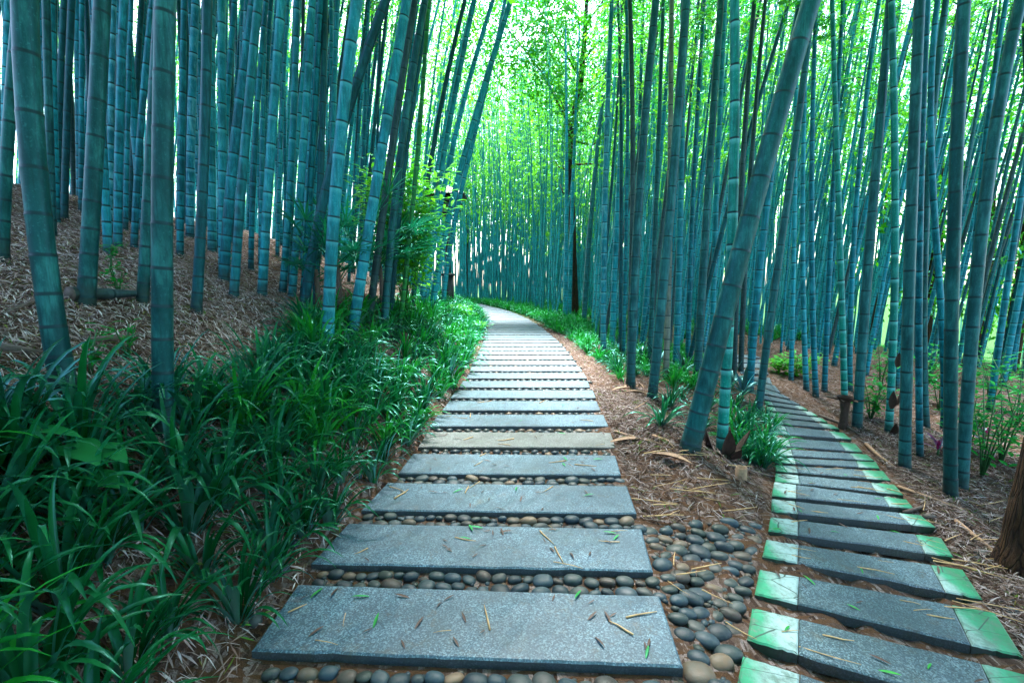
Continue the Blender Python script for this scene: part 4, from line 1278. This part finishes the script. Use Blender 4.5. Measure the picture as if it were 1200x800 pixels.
# ------------------------------------------------------------------ trees
def bark_trunk(pts_, rads, sides, jag, seed):
    r = np.random.default_rng(seed); pts_ = np.array(pts_, float)
    n = len(pts_); tt = np.linspace(0, n - 1, (n - 1) * 14 + 1)
    P = np.stack([np.interp(tt, np.arange(n), pts_[:, k]) for k in range(3)], 1); Rr = np.interp(tt, np.arange(n), rads)
    an = np.arange(sides) * 2 * math.pi / sides
    ridg = r.uniform(-1, 1, sides)
    V = []
    for i in range(len(P)):
        ridg = .85 * ridg + .5 * r.uniform(-1, 1, sides)
        rr = Rr[i] * (1 + jag * ridg)
        V += [P[i] + np.array([math.cos(a) * q, math.sin(a) * q, 0]) for a, q in zip(an, rr)]
    Fc = []
    for i in range(len(P) - 1):
        for k in range(sides):
            k2 = (k + 1) % sides; Fc.append((i * sides + k, i * sides + k2, (i + 1) * sides + k2, (i + 1) * sides + k))
    return np.array(V), np.array(Fc)
def tree_crown(mb_pts, n, leaf, wid, spread, seed):
    r = np.random.default_rng(seed); m = len(mb_pts)
    P = np.array(mb_pts)[r.integers(0, m, n // 6)]
    P = P + r.normal(0, spread, P.shape)
    P = np.repeat(P, 6, 0) + r.normal(0, .10, (len(P) * 6, 3)); n = len(P)
    D = r.standard_normal((n, 3)); D[:, 2] -= .4; D /= np.linalg.norm(D, axis=1)[:, None]
    S = np.cross(D, r.standard_normal((n, 3))); S /= np.linalg.norm(S, axis=1)[:, None]
    ln = leaf * r.uniform(.7, 1.2, n)
    V = np.empty((n, 4, 3)); V[:, 0] = P; V[:, 1] = P + D * (ln * .45)[:, None] + S * wid / 2; V[:, 2] = P + D * ln[:, None]; V[:, 3] = P + D * (ln * .45)[:, None] - S * wid / 2
    return V.reshape(-1, 3), np.arange(4 * n).reshape(-1, 4)
# brown tree in the middle distance
base = np.array([*flat(674, 372, -.2), 0]); base[2] = Hs(base[0], base[1])
D_ = project(base)[2]
def at_depth(px, py, y):
    d = ray(px, py); t = y / d[1]; return np.array([d[0] * t, y, CH + d[2] * t]) - base
tr = empty('broadleaf_tree', tuple(base), 'brown-barked broadleaf tree with bent trunk and side branches in the middle of the grove', 'tree')
tp = [np.array([0, 0, -.1]), at_depth(671, 300, base[1]), at_depth(668, 200, base[1]), at_depth(669, 150, base[1]), at_depth(681, 95, base[1]), at_depth(686, 30, base[1]), at_depth(690, -60, base[1])]
w_ = D_ / F
V, Fq = bark_trunk(tp, [.19, .16, .15, .14, .12, .09, .05], 12, .10, 3)
tk = link('trunk', mesh_from('trunk', V, Fq, None, [M_BARK]), tr)
tips = []
for pix in [[(668, 200), (655, 196), (648, 186)], [(670, 193), (690, 192), (705, 193)], [(669, 150), (658, 120), (640, 95)], [(675, 120), (700, 98), (728, 80)], [(668, 230), (660, 226), (656, 216)], [(681, 95), (668, 60), (662, 20)],
            [(684, 70), (710, 40), (735, 10)], [(669, 165), (695, 170), (712, 155), (722, 150)], [(686, 30), (660, 0), (640, -40)], [(686, 30), (715, -10), (740, -40)], [(669, 150), (635, 85), (592, 30), (555, 8)], [(681, 95), (650, 40), (610, -20)]]:
    b = MB(); pp = [at_depth(px, py, base[1] + .25 * k * random.choice((-1, 1))) for k, (px, py) in enumerate(pix)]
    b.tube(pp, np.linspace(.05, .012, len(pp)), 6); b.build('branch', M_BARK, tk)
    if pix[-1][1] < 180: tips += [pp[-1], pp[-2] * .4 + pp[-1] * .6]
tips += [at_depth(px, py, base[1] + random.uniform(-1.2, 1.2)) for px, py in [(640, 60), (660, 30), (690, 60), (720, 50), (705, 100), (645, 20), (740, 20), (690, 0), (660, -40), (720, -40), (630, -10), (668, 110), (676, 140), (600, 20), (575, 50), (560, 0), (612, 62), (540, 25), (585, -30), (622, 92), (548, 70), (570, 85), (595, 110), (530, -10), (610, 5), (525, 50)]]
V, Fq = tree_crown(tips, 22000, .17, .075, .72, 9)
link('crown', mesh_from('crown', V, Fq, None, [M_TREELEAF], False), tr)
for px, Y_, hh, lab, nl, mt in [(548, 40, 19, 'tall pale green tree rising behind the bamboos left of the path bend', 3500, M_LIME),
        (632, 38, 17, 'lime-green tree behind the bamboos, left of the brown bent tree', 3500, M_LIME),
        (1090, 17, 10, 'leafy tree in the bright background between the bowed and the thickest right bamboos', 2300, M_TREELEAF),
        (1150, 15, 9, 'leafy tree in the bright background right of the leaning thick bamboo', 2300, M_TREELEAF),
        (1195, 13, 8, 'leafy tree cut by the right edge in the bright background', 2300, M_TREELEAF),
        (1030, 22, 12, 'leafy tree in the bright background between two jade bamboos', 2000, M_TREELEAF),
        (925, 28, 13, 'leafy tree in the background beyond the bend of the right path', 2000, M_LIME),
        (1240, 16, 12, 'tall leafy tree partly seen at the right edge of the picture', 2300, M_TREELEAF)]:
    d = ray(px, 330); x = d[0] * Y_ / d[1]; z = Hs(x, Y_)
    bt = empty('background_tree', (x, Y_, z), lab, 'tree', 'trees behind the grove')
    V, Fq = bark_trunk([(0, 0, -.2), (.1, 0, hh * .4), (-.1, .1, hh * .8)], [.22, .16, .06], 10, .08, int(px))
    link('trunk', mesh_from('trunk', V, Fq, None, [M_BARK]), bt)
    pts_ = [(random.gauss(0, 1.5), random.gauss(0, 1.3), random.uniform(.14 if px > 1080 else .5, 1.0) * hh) for _ in range(60)]
    V, Fq = tree_crown(pts_, nl, .22, .10, .55, int(px) + 1)
    link('crown', mesh_from('crown', V, Fq, None, [mt], False), bt)
# rough trunk at the right edge
base = ground(1203, 668)
rt = empty('old_tree', tuple(base), 'rough brown tree trunk cut by the right edge of the picture', 'tree')
V, Fq = bark_trunk([(-.02, 0, -.1), (.0, 0, .15), (.035, .02, .6), (.09, .03, 1.3), (.20, .05, 2.6), (.3, -.2, 5.0), (-.2, -.6, 7), (-1.0, -1.0, 8.5)], [.165, .125, .108, .10, .095, .08, .06, .04], 44, .045, 5)
link('trunk', mesh_from('trunk', V, Fq, None, [M_BARK]), rt)
V, Fq = tree_crown([(random.uniform(-6.2, 2.6), random.uniform(-5.0, 4.6), random.uniform(6.2, 9.5)) for _ in range(190)], 30000, .17, .08, .45, 10)  # unseen crown, spread wide over the camera to shade the near path
link('crown', mesh_from('crown', V, Fq, None, [M_TREELEAF], False), rt)

# ------------------------------------------------------------------ husks, stumps and logs
def husk(mb, p, az, L, w, lean, droop):
    d = np.array([math.cos(az) * lean, math.sin(az) * lean, 1.0])
    mb.leaf(p, d, L * .85, w * .62, droop * 1.6, 8, .45, up=(math.cos(az), math.sin(az), .01), shape='lance', twist=.5)
def find(bp):
    for i, h in enumerate(HERO):
        if h[2] == bp: return hero_root[i], i
rj, _ = find((845, 532))
b = MB()
for az, L, w, ln, dr in [(-1.6, .34, .17, .25, .1), (-2.6, .36, .15, .5, .3), (-.4, .36, .15, .45, .4), (.8, .3, .15, .4, .3), (2.2, .34, .15, .4, .3), (-1.2, .24, .16, .7, .6)]:
    husk(b, np.array([math.cos(az) * .06, math.sin(az) * .06, -.02]), az, L, w, ln, dr)
b.build('culm_sheath', M_SHEATH, rj)
r2, i2 = find((1041, 508))
for z_, az, L in [(.30, -2.2, .26), (.34, -.7, .24), (.78, -2.0, .2), (.0, -1.8, .22), (.0, -.6, .24)]:
    b = MB(); husk(b, np.array([math.cos(az) * .035, math.sin(az) * .035, 0]), az, L, .12, .15 if z_ else .5, .25)
    b.build('culm_sheath', M_SHEATH, r2, (.0, 0, z_))
r3, _ = find((739, 452))
b = MB(); husk(b, np.array([.04, -.05, 0]), -1.0, .25, .1, 1.5, 1.5); husk(b, np.array([-.02, -.05, 0]), -2.4, .22, .09, 1.5, 1.5); b.build('culm_sheath', M_SHEATHTAN, r3)
# broken stump
p = ground(988, 500)
st = empty('tree_stump', tuple(p), 'dark broken stump with flaring splintered top beside the right path', 'stump'); st.scale = (.72, .72, .66)
V, Fq = bark_trunk([(0, 0, -.05), (0, 0, .1), (0, 0, .3), (-.01, 0, .46), (-.02, 0, .56)], [.080, .062, .055, .075, .12], 18, .10, 21)
link('trunk', mesh_from('trunk', V, Fq, None, [M_SHEATH]), st)
b = MB()
for az, L in [(3.0, .34), (.1, .36), (-1.4, .16), (1.6, .2), (-2.3, .22), (-.7, .26)]:
    b.leaf(np.array([math.cos(az) * .06, math.sin(az) * .06, .48]), (math.cos(az), math.sin(az), .25), L, .12, .2, 4, .25, shape='lance')
b.build('splinter', M_SHEATH, st)
# sawn culm stub in the fork
p = ground(868, 562)
sb = empty('bamboo_stump', tuple(p), 'short sawn-off bamboo stub at the edge of the litter mound in the fork', 'stump')
b = MB(); n_ = 16; R0, R1, hh = .040, .032, .10
V = [(math.cos(2 * math.pi * k / n_) * r_, math.sin(2 * math.pi * k / n_) * r_, z_) for r_, z_ in ((R0 * 1.1, -.04), (R0, hh), (R1, hh), (R1, .02)) for k in range(n_)]
Fc = [(j * n_ + k, j * n_ + (k + 1) % n_, (j + 1) * n_ + (k + 1) % n_, (j + 1) * n_ + k) for j in range(3) for k in range(n_)] + [tuple(3 * n_ + k for k in range(n_))]
b.add(V, Fc); b.build('stub', M_SHEATHTAN, sb)
# fallen bamboo log on the left slope
a_, b_ = ground(83, 352, .02), ground(166, 350, .03)
lg = empty('fallen_log', tuple(a_), 'grey fallen bamboo log lying behind a thick bamboo on the left slope', 'log')
q = (b_ - a_); Lq = np.linalg.norm(q)
V, Fq, uv = culm_arrays(lambda z: (0 * z, 0 * z), Lq * 1.1, .05, 77, 16, 1, z0=0, kk=1.3)
o = link('log', mesh_from('log', V, Fq, uv, [CULM['brown']]), lg, (0, 0, .04), Vector(q).to_track_quat('Z', 'Y').to_euler())
b = MB(); b.tube([(0, 0, -.004), (0, 0, .006)], .049, 16); e_ = b.build('cut_end', M_LOG, lg, (0, 0, .04)); e_.rotation_euler = o.rotation_euler
def stick(px0, px1, r_, mat, label, lift=.02, cat='branch', group=None, name='fallen_branch'):
    a_, b_ = ground(*px0, lift), ground(*px1, lift)
    m_ = (a_ + b_) / 2 + np.array([random.uniform(-.04, .04), random.uniform(-.04, .04), 0])
    m_[2] = Hs(m_[0], m_[1]) + lift
    b = MB(); b.tube([np.zeros(3), m_ - a_, b_ - a_], [r_, r_ * .9, r_ * .6], 8)
    o = b.build(name, mat, None, tuple(a_)); tag(o, label, cat, group)
stick((5, 368), (80, 338), .014, M_LOG, 'thin grey fallen branch on the litter left of the thick bamboos')
stick((0, 408), (70, 414), .03, M_LOG, 'mossy fallen log at the left edge above the strap-leaf plants', .02)
stick((100, 400), (165, 392), .025, M_LOG, 'dark rotting stick on the left slope between the thick bamboos')
stick((178, 372), (212, 392), .012, M_LOG, 'thin dark stick on the litter by the thick straight bamboo')
stick((1052, 570), (1130, 598), .016, M_SHEATHTAN, 'long tan bamboo stick lying by the foot of the thickest right bamboo')
stick((1040, 545), (1098, 565), .018, M_LOG, 'brown fallen branch beside the right path')
stick((1060, 600), (1150, 580), .014, M_LOG, 'dark fallen branch crossing the litter in front of the saplings')
stick((960, 486), (1012, 512), .020, M_LOG, 'dark branch lying along the right path by the stump')
stick((1120, 610), (1175, 655), .016, M_SHEATHTAN, 'tan stick lying left of the brown tree trunk')
stick((1015, 520), (1050, 548), .018, M_SHEATHTAN, 'tan split cane at the foot of the jade bamboo with husks')
stick((720, 505), (775, 520), .012, M_SHEATHTAN, 'pale bamboo stick on the litter right of the main path')
stick((742, 480), (770, 462), .010, M_SHEATHTAN, 'tan husk strip at the foot of the bamboo beside the main path')
stick((765, 510), (790, 525), .012, M_SHEATHTAN, 'short tan stick on the mound left of the slanting bamboo')
stick((850, 545), (905, 558), .014, M_LOG, 'dark branch at the tip of the litter mound in the fork')
for px, py, yaw in [(728, 458, .3), (745, 462, -.5), (785, 540, -.7), (735, 520, .1), (715, 415, .4)]:
    p = ground(px, py); b = MB(); b.leaf((-.15, 0, .02), (1, 0, .12), .32, .07, .4, 6, .35, shape='lance')
    tag(b.build('husk', M_SHEATHTAN, None, tuple(p), (0, 0, yaw)), 'curled tan bamboo husk on the ground beside the main path', 'husk', 'husks beside the main path')

# ------------------------------------------------------------------ lamp post
p = ground(526, 364)
lp = empty('lamp_post', tuple(p), 'dark lamp post with slatted lantern left of the main path bend', 'lamp post')
dd = project(p)[2]; hp = (364 - 256) * dd / F
b = MB(); b.tube([(0, 0, 0), (0, 0, hp)], [.075, .06], 12); b.build('pole', M_BLACK, lp)
b = MB(); b.box((0, 0, .45), (.26, .26, .95)); b.box((0, 0, .95), (.32, .32, .06)); b.build('base_box', M_BLACK, lp)
b = MB(); b.box((0, 0, hp + .03), (.34, .34, .06))
for sx in (-1, 1):
    for sy in (-1, 1): b.box((sx * .18, sy * .18, hp + .26), (.03, .03, .40))
lf_ = b.build('lantern_frame', M_BLACK, lp)
b = MB(); b.box((0, 0, hp + .26), (.30, .30, .38)); b.build('lantern_pane', M_LAMPGLASS, lf_)
for k in range(3):
    b = MB(); z_ = hp + .16 + k * .14; s = .34 + .05 * k
    V = [(-s, -s, z_), (s, -s, z_), (s, s, z_), (-s, s, z_), (-.19, -.19, z_ + .07), (.19, -.19, z_ + .07), (.19, .19, z_ + .07), (-.19, .19, z_ + .07)]
    b.add(V, [(0, 1, 5, 4), (1, 2, 6, 5), (2, 3, 7, 6), (3, 0, 4, 7), (4, 5, 6, 7), (3, 2, 1, 0)]); b.build('louvre', M_BLACK, lf_, smooth_sh=False)
b = MB(); z_ = hp + .50; s = .50
b.add([(-s, -s, z_), (s, -s, z_), (s, s, z_), (-s, s, z_), (0, 0, z_ + .26)], [(0, 1, 4), (1, 2, 4), (2, 3, 4), (3, 0, 4), (3, 2, 1, 0)]); b.build('roof', M_BLACK, lp, smooth_sh=False)

# ------------------------------------------------------------------ light, sky, camera
w = bpy.data.worlds.new('World'); scene.world = w; w.use_nodes = True
nt = w.node_tree; nt.nodes.clear()
out = nt.nodes.new('ShaderNodeOutputWorld'); bg = nt.nodes.new('ShaderNodeBackground')
sky = nt.nodes.new('ShaderNodeTexSky'); sky.sky_type = 'NISHITA'; sky.sun_disc = False
SUN_EL, SUN_AZ = 62, 3           # degrees; azimuth from +Y towards +X
sky.sun_elevation = R(SUN_EL); sky.sun_rotation = R(SUN_AZ); sky.air_density = 1.0; sky.dust_density = 2.0; sky.ozone_density = 1.0
hs = nt.nodes.new('ShaderNodeHueSaturation'); hs.inputs['Saturation'].default_value = .95
nt.links.new(sky.outputs[0], hs.inputs['Color']); nt.links.new(hs.outputs[0], bg.inputs[0]); bg.inputs[1].default_value = .15
nt.links.new(bg.outputs[0], out.inputs[0])
sd = bpy.data.lights.new('sun', 'SUN'); sd.energy = 4.5; sd.angle = R(10); sd.color = (1, .98, .93)
so = bpy.data.objects.new('sun', sd); col.objects.link(so)
so.rotation_euler = (R(90 - SUN_EL), 0, R(180 - SUN_AZ))

# thin bright morning air between the stems
hb = MB(); hb.box((5, 45, 12), (150, 140, 44)); k = NT('haze_air')
pv = k.n('ShaderNodeVolumePrincipled'); pv.inputs['Color'].default_value = (.45, .97, 1, 1); pv.inputs['Density'].default_value = HAZE; pv.inputs['Anisotropy'].default_value = .2
k.l(pv.outputs[0], k.out.inputs['Volume'])
if HAZE > 0:
    tag(hb.build('haze', k.m, smooth_sh=False), 'pale bright air filling the grove', 'haze', kind='stuff')

cam = bpy.data.cameras.new('camera'); co = bpy.data.objects.new('camera', cam); col.objects.link(co)
cam.sensor_fit = 'HORIZONTAL'; cam.sensor_width = 36; cam.lens = F / 1200 * 36
co.location = (0, 0, CH); co.rotation_euler = (R(90) - TH, 0, 0); cam.clip_start = .05; cam.clip_end = 2000
scene.camera = co
vs = scene.view_settings
vs.view_transform = 'Standard'; vs.look = 'None'; vs.gamma = 1; vs.exposure = 3.05
scene.render.engine = 'CYCLES'
c = scene.cycles
c.max_bounces = 6; c.diffuse_bounces = 4; c.glossy_bounces = 2; c.transmission_bounces = 4; c.transparent_max_bounces = 4
c.sample_clamp_indirect = 6
